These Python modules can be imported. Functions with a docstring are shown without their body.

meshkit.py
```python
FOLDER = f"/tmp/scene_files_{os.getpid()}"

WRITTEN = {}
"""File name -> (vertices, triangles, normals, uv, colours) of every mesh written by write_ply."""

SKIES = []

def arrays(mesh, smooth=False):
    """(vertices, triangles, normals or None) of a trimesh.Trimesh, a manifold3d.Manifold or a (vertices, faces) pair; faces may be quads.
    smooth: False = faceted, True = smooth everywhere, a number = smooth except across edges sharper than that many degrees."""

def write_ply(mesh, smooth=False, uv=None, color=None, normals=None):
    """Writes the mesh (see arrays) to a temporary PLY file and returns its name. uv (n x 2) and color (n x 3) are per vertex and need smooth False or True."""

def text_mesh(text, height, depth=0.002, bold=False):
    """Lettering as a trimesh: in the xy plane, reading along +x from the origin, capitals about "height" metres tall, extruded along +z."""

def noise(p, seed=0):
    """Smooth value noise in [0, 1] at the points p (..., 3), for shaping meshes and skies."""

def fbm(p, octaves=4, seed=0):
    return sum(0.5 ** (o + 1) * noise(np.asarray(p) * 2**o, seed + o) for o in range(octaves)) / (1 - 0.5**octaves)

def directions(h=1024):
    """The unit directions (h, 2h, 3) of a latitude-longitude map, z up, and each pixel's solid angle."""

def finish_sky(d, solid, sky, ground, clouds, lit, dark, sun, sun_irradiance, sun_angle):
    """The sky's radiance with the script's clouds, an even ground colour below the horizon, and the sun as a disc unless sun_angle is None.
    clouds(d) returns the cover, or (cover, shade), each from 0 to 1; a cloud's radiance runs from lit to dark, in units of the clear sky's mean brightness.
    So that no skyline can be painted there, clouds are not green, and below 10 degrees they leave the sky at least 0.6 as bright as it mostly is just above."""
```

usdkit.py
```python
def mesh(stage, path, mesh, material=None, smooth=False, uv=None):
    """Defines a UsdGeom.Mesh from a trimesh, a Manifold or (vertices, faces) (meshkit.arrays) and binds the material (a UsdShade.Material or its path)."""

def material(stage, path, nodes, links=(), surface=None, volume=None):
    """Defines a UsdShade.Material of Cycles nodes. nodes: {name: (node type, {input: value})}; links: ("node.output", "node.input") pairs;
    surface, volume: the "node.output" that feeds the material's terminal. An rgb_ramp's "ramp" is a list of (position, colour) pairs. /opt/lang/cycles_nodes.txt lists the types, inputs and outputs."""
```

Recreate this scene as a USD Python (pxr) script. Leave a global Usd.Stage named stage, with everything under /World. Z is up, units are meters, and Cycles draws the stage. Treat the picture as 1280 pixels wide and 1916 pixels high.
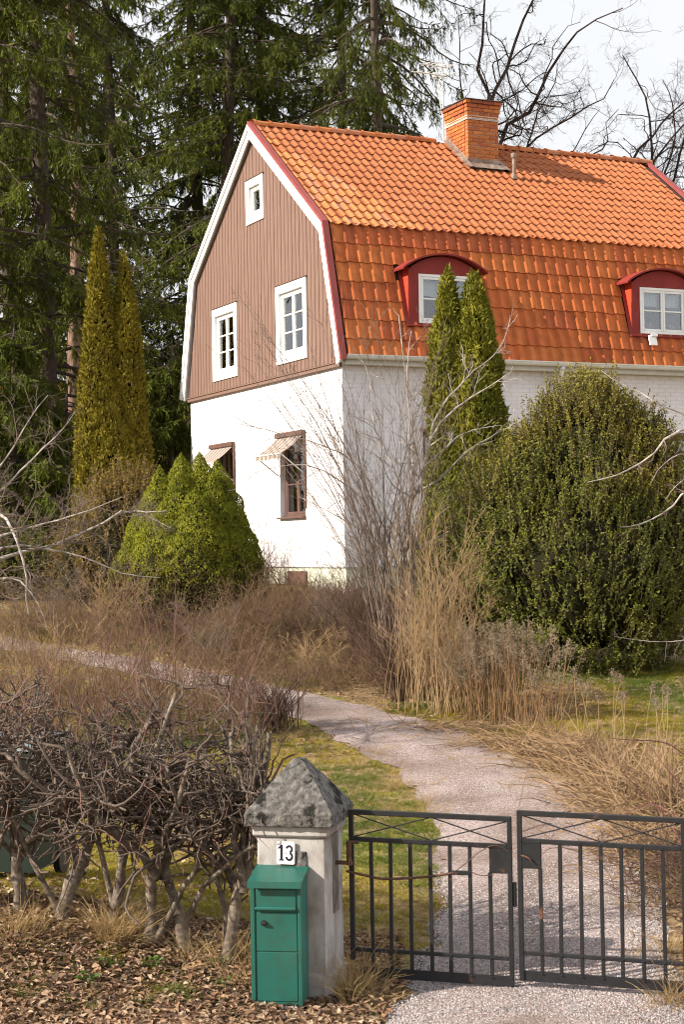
import math
import numpy as np
import trimesh
import shapely
from shapely.geometry import Polygon, Point, LineString, box as sbox
from shapely import affinity
import usdkit, meshkit
from pxr import Usd, UsdGeom, UsdLux, UsdShade, Gf, Sdf, Vt

stage = Usd.Stage.CreateInMemory()
UsdGeom.SetStageUpAxis(stage, UsdGeom.Tokens.z)
UsdGeom.SetStageMetersPerUnit(stage, 1.0)
UsdGeom.Xform.Define(stage, '/World')
UsdGeom.Scope.Define(stage, '/World/Looks')

# ------------------------------------------------------------------ camera, sky, sun
PITCH, ROLL, EYE = 0.02146752844804704, 0.016402315104496874, (0.0, 0.0, 2.70)
cam = UsdGeom.Camera.Define(stage, '/World/camera')
cam.CreateHorizontalApertureAttr(24.0)
cam.CreateFocalLengthAttr(24.0 * 3228.6 / 1280.0)
cam.CreateFStopAttr(9.0)
cam.CreateFocusDistanceAttr(26.0)
cam.CreateExposureAttr(1.05)
_cp, _sp, _cr, _sr = math.cos(PITCH), math.sin(PITCH), math.cos(ROLL), math.sin(ROLL)
_F = np.array([0, _cp, _sp]); _U0 = np.array([0, -_sp, _cp]); _R0 = np.array([1.0, 0, 0])
_R = _cr * _R0 - _sr * _U0
_U = _sr * _R0 + _cr * _U0
UsdGeom.Xformable(cam).AddTransformOp().Set(Gf.Matrix4d(*_R, 0, *_U, 0, *(-_F), 0, *EYE, 1))

SUN_EL = math.radians(31.5)
_az = np.array([-0.937, -0.35]); _az /= np.linalg.norm(_az)
SUN = np.array([_az[0] * math.cos(SUN_EL), _az[1] * math.cos(SUN_EL), math.sin(SUN_EL)])
SKY_STRENGTH, SUN_INTENSITY = 0.105, 1.15

sky_mat = usdkit.material(stage, '/World/Looks/sky_look', {
    'sky': ('sky_texture', {'sky_type': 'single_scattering', 'sun_disc': False, 'sun_elevation': SUN_EL,
                            'sun_rotation': math.atan2(SUN[0], SUN[1]), 'altitude': 60.0, 'air_density': 1.0, 'aerosol_density': 1.6, 'ozone_density': 1.0}),
    'tc': ('texture_coordinate', {}),
    'map': ('mapping', {'scale': (1.0, 1.0, 2.6)}),
    'n': ('noise_texture', {'scale': 2.2, 'detail': 5.0, 'roughness': 0.55}),
    'r': ('rgb_ramp', {'ramp': [(0.25, (0.90, 0.90, 0.90)), (0.6, (0.985, 0.985, 0.985))]}),
    'mix': ('mix_color', {'blend_type': 'mix', 'b': (4.45, 4.52, 4.65), 'use_clamp': False}),
    'bg': ('background_shader', {'strength': SKY_STRENGTH}),
}, [('tc.generated', 'map.vector'), ('map.vector', 'n.vector'), ('n.fac', 'r.fac'), ('r.color', 'mix.fac'), ('sky.color', 'mix.a'), ('mix.result', 'bg.color')], surface='bg.background')
dome = UsdLux.DomeLight.Define(stage, '/World/sky')
dome.CreateIntensityAttr(1.0)
UsdShade.MaterialBindingAPI.Apply(dome.GetPrim()).Bind(sky_mat)
dome.GetPrim().SetCustomDataByKey('label', 'pale white sky of thin cloud above the roof and trees')
dome.GetPrim().SetCustomDataByKey('category', 'sky')
dome.GetPrim().SetCustomDataByKey('kind', 'structure')
sun = UsdLux.DistantLight.Define(stage, '/World/sun')
sun.CreateNormalizeAttr(True); sun.CreateIntensityAttr(SUN_INTENSITY); sun.CreateAngleAttr(0.55)
sun.CreateColorAttr(Gf.Vec3f(1.0, 0.915, 0.79))
_x = np.cross([0, 0, 1.0], SUN); _x /= np.linalg.norm(_x); _y = np.cross(SUN, _x)
UsdGeom.Xformable(sun).AddTransformOp().Set(Gf.Matrix4d(*_x, 0, *_y, 0, *SUN, 0, 0, 0, 30, 1))

# ------------------------------------------------------------------ naming and prims
_used = {}
def fresh(parent, name):
    k = (parent, name); n = _used.get(k, 0); _used[k] = n + 1
    return f'{parent}/{name}' if n == 0 else f'{parent}/{name}_{n:03d}'
def ppath(parent):
    return '/World' if parent is None else (parent if isinstance(parent, str) else str(parent.GetPath()))
def tag(prim, label=None, cat=None, group=None, kind=None):
    p = prim.GetPrim() if hasattr(prim, 'GetPrim') else prim
    for k, v in (('label', label), ('category', cat), ('group', group), ('kind', kind)):
        if v: p.SetCustomDataByKey(k, v)
    return p
def thing(name, label, cat, loc=(0, 0, 0), rotz=0.0, group=None, scale=None, kind=None):
    x = UsdGeom.Xform.Define(stage, fresh('/World', name))
    x.AddTranslateOp().Set(Gf.Vec3d(*map(float, loc)))
    if rotz: x.AddRotateZOp().Set(float(rotz))
    if scale is not None: x.AddScaleOp().Set(Gf.Vec3f(*([float(scale)] * 3 if np.ndim(scale) == 0 else map(float, scale))))
    return tag(x, label, cat, group, kind)
def obj(name, mesh, mat, parent=None, smooth=False, label=None, cat=None, group=None, kind=None):
    m = usdkit.mesh(stage, fresh(ppath(parent), name), mesh, mat, smooth=smooth)
    return tag(m, label, cat, group, kind)
def copy_of(root, label, loc, rotz=0.0, scale=1.0, cat=None, group=None):
    was = root.GetCustomData()
    x = UsdGeom.Xform.Define(stage, fresh('/World', root.GetName()))
    x.GetPrim().GetReferences().AddInternalReference(root.GetPath())
    x.ClearXformOpOrder()
    x.AddTranslateOp().Set(Gf.Vec3d(*map(float, loc)))
    x.AddRotateZOp().Set(float(rotz))
    x.AddScaleOp().Set(Gf.Vec3f(*([float(scale)] * 3 if np.ndim(scale) == 0 else map(float, scale))))
    x.GetPrim().SetInstanceable(True)
    return tag(x, label, cat or was.get('category'), group or was.get('group'))

# ------------------------------------------------------------------ mesh helpers
class MB:
    def __init__(s): s.v, s.f, s.n = [], [], 0
    def add(s, v, f):
        v = np.asarray(v, float); f = np.asarray(f, int)
        if len(v) == 0: return s
        if f.shape[1] == 4: f = np.vstack([f[:, [0, 1, 2]], f[:, [0, 2, 3]]])
        s.v.append(v); s.f.append(f + s.n); s.n += len(v); return s
    def mesh(s, m): return s.add(m.vertices, m.faces)
    def box(s, lo, hi, bev=0.0): return s.mesh(bbox(lo, hi, bev))
    def get(s): return np.vstack(s.v), np.vstack(s.f)
    def to(s, f): s.v = [f(np.vstack(s.v))]; s.f = [np.vstack(s.f)]; return s
def bbox(lo, hi, bev=0.0):
    lo, hi = np.minimum(lo, hi).astype(float), np.maximum(lo, hi).astype(float)
    if bev <= 0:
        m = trimesh.creation.box(hi - lo); m.apply_translation((lo + hi) / 2); return m
    b = min(bev, (hi - lo).min() * 0.45)
    pts = []
    for sx in (0, 1):
        for sy in (0, 1):
            for sz in (0, 1):
                c = np.where([sx, sy, sz], hi, lo); d = np.where([sx, sy, sz], -1, 1) * b
                for k in range(3):
                    q = c + d; q[k] = c[k]; pts.append(q)
    return trimesh.convex.convex_hull(np.array(pts))
def bar(p, q, w, t=None, up=(0, 0, 1)):
    """rectangular bar from p to q, w wide across, t thick along 'up'"""
    p, q = np.asarray(p, float), np.asarray(q, float); t = t or w
    d = q - p; L = np.linalg.norm(d); d /= L
    up = np.asarray(up, float)
    if abs(d @ up) > 0.95: up = np.array([0, 1.0, 0])
    a = np.cross(d, up); a /= np.linalg.norm(a); b = np.cross(a, d)
    m = bbox([-w / 2, -t / 2, 0], [w / 2, t / 2, L], min(w, t) * 0.12)
    T = np.eye(4); T[:3, 0], T[:3, 1], T[:3, 2], T[:3, 3] = a, b, d, p
    m.apply_transform(T); return m
def tubes(P, R, s=4, cap=False):
    P = np.asarray(P, float); R = np.asarray(R, float); n, k = P.shape[:2]
    T = np.gradient(P, axis=1); T /= np.linalg.norm(T, axis=2, keepdims=True) + 1e-12
    ref = np.where(np.abs(T[..., 2:]) < 0.9, np.array([0, 0, 1.0]), np.array([1.0, 0, 0]))
    ref = np.broadcast_to(ref[:, k // 2:k // 2 + 1], T.shape)
    A = np.cross(T, ref); A /= np.linalg.norm(A, axis=2, keepdims=True) + 1e-12
    B = np.cross(T, A); an = np.arange(s) * 2 * np.pi / s
    V = P[:, :, None] + R[:, :, None, None] * (np.cos(an)[:, None] * A[:, :, None] + np.sin(an)[:, None] * B[:, :, None])
    i, j, t = np.meshgrid(np.arange(n), np.arange(k - 1), np.arange(s), indexing='ij')
    b = i * k * s; t2 = (t + 1) % s
    q = np.stack([b + j * s + t, b + j * s + t2, b + (j + 1) * s + t2, b + (j + 1) * s + t], -1).reshape(-1, 4)
    f = np.vstack([q[:, [0, 1, 2]], q[:, [0, 2, 3]]])
    return V.reshape(-1, 3), f
def tube(pts, r, s=8):
    pts = np.asarray(pts, float); r = np.broadcast_to(r, (len(pts),))
    v, f = tubes(pts[None], r[None], s)
    c0, c1 = len(v), len(v) + 1; e = len(pts) - 1
    v = np.vstack([v, pts[0], pts[-1]]); t = np.arange(s); t2 = (t + 1) % s
    f = np.vstack([f, np.stack([t2, t, np.full(s, c0)], 1), np.stack([e * s + t, e * s + t2, np.full(s, c1)], 1)])
    return v, f
def smooth_line(pts, k):
    pts = np.asarray(pts, float)
    d = np.r_[0, np.cumsum(np.linalg.norm(np.diff(pts, axis=0), axis=1))]
    from scipy.interpolate import PchipInterpolator
    return PchipInterpolator(d, pts)(np.linspace(0, d[-1], k))
def unit(v): return v / (np.linalg.norm(v, axis=-1, keepdims=True) + 1e-12)
def rand_dir(rng, n): return unit(rng.normal(size=(n, 3)))
def grow(P0, D, L, r0, r1, k, wig, up, rng):
    n = len(P0); P = np.empty((n, k, 3)); P[:, 0] = P0; d = unit(np.asarray(D, float)); L = np.broadcast_to(L, (n,))
    wig = np.broadcast_to(wig, (n,))[:, None]
    for j in range(1, k):
        d = unit(d + wig * rng.normal(size=(n, 3)) + np.array([0, 0, up]))
        P[:, j] = P[:, j - 1] + d * (L / (k - 1))[:, None]
    t = np.linspace(0, 1, k)
    R = np.broadcast_to(r0, (n,))[:, None] * (1 - t) + np.broadcast_to(r1, (n,))[:, None] * t
    return P, R
def sprout(P, R, m, t0, t1, ang, rng, angvar=0.25):
    """m children on each parent line: start points, directions, radius there, parameter t"""
    n, k = P.shape[:2]; idx = np.repeat(np.arange(n), m)
    t = rng.uniform(t0, t1, len(idx)); x = t * (k - 1); j = np.minimum(x.astype(int), k - 2); u = (x - j)[:, None]
    A, B = P[idx, j], P[idx, j + 1]
    T = unit(B - A); pos = A * (1 - u) + B * u
    perp = unit(np.cross(T, rand_dir(rng, len(idx))))
    a = ang + angvar * rng.normal(size=len(idx))
    d = T * np.cos(a)[:, None] + perp * np.sin(a)[:, None]
    r = R[idx, j] * (1 - u[:, 0]) + R[idx, j + 1] * u[:, 0]
    return pos, d, r, t, idx
def facing_side(D, N, rng, jit=0.45):
    """side vectors that turn leaves along D roughly to face N"""
    return unit(np.cross(unit(D), unit(N) + jit * rng.normal(size=np.shape(D))))
def kites(C, D, L, W, rng, side=None, bend=0.0):
    """leaf-like quads: base C, along D, length L, width W"""
    C = np.asarray(C, float); D = unit(np.asarray(D, float)); n = len(C)
    S = unit(np.cross(D, rand_dir(rng, n))) if side is None else unit(side)
    L = np.broadcast_to(L, (n,))[:, None]; W = np.broadcast_to(W, (n,))[:, None]
    N = np.cross(D, S)
    mid = C + D * L * 0.45 + N * bend * L
    V = np.stack([C, mid + S * W / 2, C + D * L, mid - S * W / 2], 1).reshape(-1, 3)
    b = np.arange(n)[:, None] * 4
    F = np.vstack([np.hstack([b, b + 1, b + 2]), np.hstack([b, b + 2, b + 3])])
    return V, F
def blades(C, D, L, W, droop, rng, seg=3):
    """tapering grass blades of seg quads that bend over"""
    n = len(C); D = unit(np.asarray(D, float)); L = np.broadcast_to(L, (n,)); W = np.broadcast_to(W, (n,))
    S = unit(np.cross(D, rand_dir(rng, n))); H = D.copy(); H[:, 2] = 0; H = unit(H + 1e-6)
    rows = []; P = np.array(C, float); d = D
    for j in range(seg + 1):
        w = W * (1 - j / seg) ** 0.7 * 0.5 + 0.0004
        rows += [P - S * w[:, None], P + S * w[:, None]]
        d = unit(d + (H * 0.5 + np.array([0, 0, -0.6])) * np.broadcast_to(droop, (n,))[:, None])
        P = P + d * (L / seg)[:, None]
    V = np.stack(rows, 1); m = 2 * (seg + 1); b = np.arange(n)[:, None] * m; F = []
    for j in range(seg):
        a = 2 * j
        F += [np.hstack([b + a, b + a + 1, b + a + 3]), np.hstack([b + a, b + a + 3, b + a + 2])]
    return V.reshape(-1, 3), np.vstack(F)
def extrude(poly, depth):
    ms = [trimesh.creation.extrude_polygon(g, depth, engine='earcut') for g in getattr(poly, 'geoms', [poly]) if g.area > 1e-6]
    return trimesh.util.concatenate(ms)
def smoothstep(a, b, x):
    t = np.clip((np.asarray(x, float) - a) / (b - a), 0, 1); return t * t * (3 - 2 * t)

# ------------------------------------------------------------------ terrain height
def height(x, y):
    x, y = np.asarray(x, float), np.asarray(y, float)
    soft = lambda q: 0.5 * np.logaddexp(0, q / 0.5)
    base = 0.1 * (soft(y - 10.7) - soft(y - 31.5))
    b = smoothstep(9.85, 11.2, y) * (0.10 + 0.2 * smoothstep(-0.7, -2.3, x)) * smoothstep(-0.35, -0.75, x) * (1 - smoothstep(11.6, 13.6, y))
    mound = 0.42 * np.exp(-((x + 0.5) / 1.7) ** 2 - ((y - 24.6) / 1.9) ** 2)
    rt = 0.12 * np.exp(-((x - 2.6) / 0.9) ** 2 - ((y - 13.5) / 2.6) ** 2)
    n = 0.05 * (meshkit.fbm(np.stack([x * 1.3, y * 1.3, 0 * x], -1), 3, 5) - 0.5) * smoothstep(9, 11, y)
    far = 0.25 * smoothstep(31, 45, y)
    return base + b + mound + rt + n + far
def on_ground(px, py):
    """where the ray of a photograph point (1280 x 1916) meets the ground"""
    X, Y = px - 640.0, 958.0 - py
    x = X * _cr + Y * _sr; yy = -X * _sr + Y * _cr
    d = np.array([x / 3228.6, 1.0, yy / 3228.6])
    d = np.array([d[0], d[1] * _cp - d[2] * _sp, d[1] * _sp + d[2] * _cp]); d /= d[1]
    ys = np.arange(9.2, 40, 0.02)
    z = EYE[2] + d[2] * ys
    k = np.argmax(z <= height(d[0] * ys, ys))
    return np.array([d[0] * ys[k], ys[k], float(height(d[0] * ys[k], ys[k]))])
def at(px, py, y):
    """world point at distance y that the photograph shows at (px, py)"""
    X, Y = px - 640.0, 958.0 - py
    x = X * _cr + Y * _sr; yy = -X * _sr + Y * _cr
    d = np.array([x / 3228.6, 1.0, yy / 3228.6])
    d = np.array([d[0], d[1] * _cp - d[2] * _sp, d[1] * _sp + d[2] * _cp]); d /= d[1]
    return np.array([d[0] * y, y, EYE[2] + d[2] * y])

# ------------------------------------------------------------------ materials
LOOK = '/World/Looks/'
def surf(name, ramp, scale=6.0, detail=4.0, rough=0.7, bump=0.0, bump_scale=None, bump_dist=0.01, spec=0.3, metallic=0.0, island=0.0, stretch=None, coat=0.0, ramp2=None, scale2=1.0, mix2=(0.45, 0.6)):
    """principled surface whose colour runs through ramp by 3D noise (plus a random value per island); ramp2 adds patches"""
    n = {'g': ('geometry', {}), 'n': ('noise_texture', {'scale': scale, 'detail': detail, 'roughness': 0.6}),
         'r': ('rgb_ramp', {'ramp': ramp}), 'p': ('principled_bsdf', {'roughness': rough, 'specular_ior_level': spec, 'metallic': metallic, 'coat_weight': coat})}
    L = []
    src = 'g.position'
    if stretch is not None:
        n['m'] = ('mapping', {'scale': stretch}); L += [('g.position', 'm.vector')]; src = 'm.vector'
    L += [(src, 'n.vector')]
    if island > 0:
        n['mf'] = ('mix_float', {'fac': island}); L += [('n.fac', 'mf.a'), ('g.random_per_island', 'mf.b'), ('mf.result', 'r.fac')]
    else: L += [('n.fac', 'r.fac')]
    col = 'r.color'
    if ramp2 is not None:
        n['n2'] = ('noise_texture', {'scale': scale2, 'detail': 5.0, 'roughness': 0.62}); n['r2'] = ('rgb_ramp', {'ramp': ramp2})
        n['r3'] = ('rgb_ramp', {'ramp': [(mix2[0], (0, 0, 0)), (mix2[1], (1, 1, 1))]}); n['mx'] = ('mix_color', {'blend_type': 'mix'})
        L += [('g.position', 'n2.vector'), ('n2.fac', 'r3.fac'), ('n.fac', 'r2.fac'), ('r3.color', 'mx.fac'), (col, 'mx.a'), ('r2.color', 'mx.b')]; col = 'mx.result'
    L += [(col, 'p.base_color')]
    if bump > 0:
        n['bn'] = ('noise_texture', {'scale': bump_scale or scale * 4, 'detail': 4.0, 'roughness': 0.6}); n['b'] = ('bump', {'strength': bump, 'distance': bump_dist})
        L += [(src, 'bn.vector'), ('bn.fac', 'b.height'), ('b.normal', 'p.normal')]
    return usdkit.material(stage, LOOK + name, n, L, surface='p.BSDF')
def leafy(name, ramp, scale=1.2, island=0.55, trans=0.3, rough=0.5, spec=0.25):
    n = {'g': ('geometry', {}), 'n': ('noise_texture', {'scale': scale, 'detail': 3.0, 'roughness': 0.6}), 'mf': ('mix_float', {'fac': island}),
         'r': ('rgb_ramp', {'ramp': ramp}), 'p': ('principled_bsdf', {'roughness': rough, 'specular_ior_level': spec}), 't': ('translucent_bsdf', {}), 'x': ('mix_closure', {'fac': trans})}
    L = [('g.position', 'n.vector'), ('n.fac', 'mf.a'), ('g.random_per_island', 'mf.b'), ('mf.result', 'r.fac'), ('r.color', 'p.base_color'), ('r.color', 't.color'), ('p.BSDF', 'x.closure1'), ('t.BSDF', 'x.closure2')]
    return usdkit.material(stage, LOOK + name, n, L, surface='x.closure')
def plain(name, c, rough=0.6, spec=0.4, metallic=0.0):
    d = 0.9
    return surf(name, [(0.3, tuple(x * d for x in c)), (0.7, tuple(min(1, x * 1.06) for x in c))], 5.0, 3.0, rough, spec=spec, metallic=metallic)
# colours (linear, real-world unless noted)
M_soil = surf('soil', [(0.3, (0.10, 0.066, 0.040)), (0.5, (0.22, 0.15, 0.086)), (0.7, (0.34, 0.25, 0.14))], 9.0, 6.0, 0.9, 0.9, 30.0, 0.02, 0.1,
              ramp2=[(0.3, (0.12, 0.125, 0.022)), (0.7, (0.25, 0.22, 0.055))], scale2=0.9, mix2=(0.5, 0.62))
def gravel_mat():
    n = {'g': ('geometry', {}), 'v': ('voronoi_texture', {'scale': 85.0, 'randomness': 1.0}), 'r': ('rgb_ramp', {'ramp': [(0.0, (0.155, 0.122, 0.116)), (0.35, (0.32, 0.248, 0.232)), (0.6, (0.40, 0.328, 0.31)), (0.8, (0.28, 0.208, 0.193)), (1.0, (0.54, 0.475, 0.45))]}),
         's': ('separate_color', {}), 'n': ('noise_texture', {'scale': 1.3, 'detail': 5.0}), 'r2': ('rgb_ramp', {'ramp': [(0.35, (0.60, 0.55, 0.50)), (0.6, (1, 1, 1))]}),
         'mx': ('mix_color', {'blend_type': 'multiply', 'fac': 1.0}), 'b': ('bump', {'strength': 0.9, 'distance': 0.012, 'invert': True}), 'p': ('principled_bsdf', {'roughness': 0.85, 'specular_ior_level': 0.25})}
    return usdkit.material(stage, LOOK + 'gravel', n, [('g.position', 'v.vector'), ('v.color', 's.color'), ('s.r', 'r.fac'), ('g.position', 'n.vector'), ('n.fac', 'r2.fac'), ('r.color', 'mx.a'), ('r2.color', 'mx.b'),
        ('mx.result', 'p.base_color'), ('v.distance', 'b.height'), ('b.normal', 'p.normal')], surface='p.BSDF')
M_gravel = gravel_mat()
M_stone = [plain('pebble_pink', (0.30, 0.235, 0.225), 0.8), plain('pebble_grey', (0.255, 0.24, 0.245), 0.8), plain('pebble_pale', (0.44, 0.40, 0.39), 0.8), plain('pebble_dark', (0.14, 0.115, 0.112), 0.8)]
M_brick = surf('painted_brick', [(0.3, (0.617, 0.588, 0.604)), (0.7, (0.717, 0.693, 0.712))], 2.0, 6.0, 0.8, 0.35, 60.0, 0.004, 0.15, ramp2=[(0.3, (0.56, 0.525, 0.52)), (0.7, (0.66, 0.63, 0.625))], scale2=0.7, mix2=(0.48, 0.64))
M_mortar = surf('painted_mortar', [(0.3, (0.530, 0.498, 0.498)), (0.7, (0.615, 0.583, 0.583))], 3.0, 5.0, 0.8)
M_plinth = surf('plinth_plaster', [(0.3, (0.42, 0.43, 0.34)), (0.7, (0.58, 0.58, 0.48))], 2.2, 6.0, 0.85, 0.4, 40.0)
M_board = surf('brown_boards', [(0.3, (0.155, 0.092, 0.070)), (0.7, (0.205, 0.125, 0.097))], 3.0, 5.0, 0.65, 0.25, 30.0, 0.004, 0.3, stretch=(6, 6, 0.7))
M_white = surf('white_paint', [(0.3, (0.666, 0.661, 0.648)), (0.7, (0.738, 0.733, 0.720))], 4.0, 4.0, 0.5, 0.1, 40.0, 0.003, 0.4)
M_brownpaint = surf('brown_window_paint', [(0.3, (0.096, 0.051, 0.039)), (0.7, (0.132, 0.072, 0.057))], 4.0, 4.0, 0.5)
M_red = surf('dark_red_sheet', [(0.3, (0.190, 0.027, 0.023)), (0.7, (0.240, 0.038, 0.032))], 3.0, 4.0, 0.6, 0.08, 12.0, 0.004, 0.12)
M_red_sunlit = surf('sunlit_red_sheet', [(0.3, (0.42, 0.050, 0.022)), (0.7, (0.50, 0.066, 0.030))], 3.0, 4.0, 0.6, spec=0.12)  # lit copy of the dormer sheet: sunlight is painted into this red
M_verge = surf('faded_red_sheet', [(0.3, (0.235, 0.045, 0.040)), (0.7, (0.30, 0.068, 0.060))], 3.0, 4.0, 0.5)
M_grey_metal = surf('gutter_metal', [(0.3, (0.52, 0.51, 0.47)), (0.7, (0.66, 0.65, 0.61))], 5.0, 4.0, 0.45)
M_pipe_white = plain('white_pipe', (0.74, 0.75, 0.76), 0.4)
M_lead = surf('flashing_metal', [(0.3, (0.14, 0.085, 0.06)), (0.55, (0.26, 0.19, 0.15)), (0.7, (0.36, 0.29, 0.25))], 7.0, 5.0, 0.6)
M_tile = [surf(f'clay_tile_{w}', [(0.25, tuple(c * 0.66 for c in col)), (0.5, tuple(c * 0.9 for c in col)), (0.75, tuple(min(0.9, c * 1.12) for c in col))], 5.0, 5.0, 0.7, 0.15, 50.0, 0.004, 0.10)
          for w, col in (('orange', (0.47, 0.128, 0.040)), ('red', (0.42, 0.108, 0.039)), ('brown', (0.37, 0.096, 0.038)), ('amber', (0.50, 0.150, 0.046)), ('rust', (0.44, 0.118, 0.040)))]
M_tiles_up = surf('clay_tiles', [(0.12, (0.327, 0.107, 0.047)), (0.4, (0.464, 0.168, 0.067)), (0.65, (0.533, 0.211, 0.079)), (0.9, (0.533, 0.249, 0.120))], 5.0, 5.0, 0.75, 0.15, 50.0, 0.004, 0.10, island=0.6, ramp2=[(0.3, (0.33, 0.115, 0.055)), (0.7, (0.44, 0.165, 0.075))], scale2=0.9, mix2=(0.50, 0.72))
M_tile_up = [surf(f'roof_clay_{w}', [(0.3, tuple(c * 0.74 for c in col)), (0.7, tuple(c * 0.96 for c in col))], 5.0, 5.0, 0.75, 0.15, 50.0, 0.004, 0.10)
             for w, col in (('orange', (0.57, 0.205, 0.080)), ('pink', (0.53, 0.215, 0.115)), ('rust', (0.46, 0.15, 0.062)), ('amber', (0.58, 0.215, 0.082)))]
M_deck = surf('roof_underlay', [(0.3, (0.05, 0.03, 0.025)), (0.7, (0.08, 0.05, 0.04))], 4.0)
M_chbrick = [surf(f'chimney_brick_{w}', [(0.3, tuple(c * 0.68 for c in col)), (0.7, tuple(c * 0.98 for c in col))], 14.0, 5.0, 0.85, 0.5, 60.0, 0.004, 0.15)
             for w, col in (('orange', (0.47, 0.155, 0.050)), ('red', (0.40, 0.115, 0.048)), ('amber', (0.54, 0.20, 0.062)), ('soot', (0.27, 0.085, 0.045)))]
M_chmortar = surf('chimney_mortar', [(0.3, (0.56, 0.46, 0.38)), (0.7, (0.66, 0.56, 0.47))], 10.0, 4.0, 0.9)
M_soot = surf('sooty_cap', [(0.3, (0.05, 0.04, 0.035)), (0.7, (0.12, 0.09, 0.08))], 8.0, 4.0, 0.8)
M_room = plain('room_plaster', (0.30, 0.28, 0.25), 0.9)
M_curtain = surf('curtain_cloth', [(0.3, (0.62, 0.58, 0.50)), (0.7, (0.74, 0.70, 0.62))], 10.0, 3.0, 0.9)
M_lace = surf('lace_cloth', [(0.3, (0.62, 0.64, 0.68)), (0.7, (0.74, 0.76, 0.80))], 20.0, 3.0, 0.9)
M_flower = plain('pink_petals', (0.62, 0.25, 0.20), 0.8)
def glass_mat():
    n = {'f': ('fresnel', {'IOR': 1.5}), 'm': ('math', {'math_type': 'multiply_add', 'value2': 1.7, 'value3': 0.03}), 't': ('transparent_bsdf', {'color': (0.93, 0.95, 0.95)}), 'g': ('glossy_bsdf', {'roughness': 0.01, 'color': (0.95, 0.97, 1.0)}), 'x': ('mix_closure', {})}
    return usdkit.material(stage, LOOK + 'window_glass', n, [('f.fac', 'm.value1'), ('m.value', 'x.fac'), ('t.BSDF', 'x.closure1'), ('g.BSDF', 'x.closure2')], surface='x.closure')
M_glass = glass_mat()
M_iron = surf('gate_iron', [(0.3, (0.007, 0.007, 0.009)), (0.6, (0.013, 0.013, 0.015)), (0.75, (0.020, 0.020, 0.022))], 18.0, 5.0, 0.5, 0.3, 90.0, 0.003, 0.4,
              ramp2=[(0.35, (0.12, 0.045, 0.022)), (0.65, (0.20, 0.085, 0.045))], scale2=5.0, mix2=(0.64, 0.74))
M_ironrust = surf('rusty_iron', [(0.3, (0.035, 0.030, 0.030)), (0.5, (0.09, 0.045, 0.03)), (0.7, (0.19, 0.085, 0.05))], 22.0, 5.0, 0.75, 0.4, 120.0, 0.003, 0.3)
M_green = surf('green_enamel', [(0.3, (0.010, 0.086, 0.067)), (0.7, (0.015, 0.108, 0.084))], 3.0, 4.0, 0.42, 0.05, 30.0, 0.002, 0.45, ramp2=[(0.3, (0.012, 0.066, 0.048)), (0.7, (0.026, 0.102, 0.076))], scale2=9.0, mix2=(0.48, 0.62))
M_black = plain('black_plastic', (0.02, 0.02, 0.022), 0.4)
M_conc = surf('pillar_concrete', [(0.3, (0.25, 0.225, 0.21)), (0.5, (0.36, 0.335, 0.32)), (0.7, (0.44, 0.415, 0.40))], 6.0, 6.0, 0.9, 0.5, 70.0, 0.005, 0.15, stretch=(1.6, 1.6, 0.6),
              ramp2=[(0.3, (0.17, 0.14, 0.125)), (0.7, (0.27, 0.235, 0.21))], scale2=2.6, mix2=(0.5, 0.68))
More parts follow.
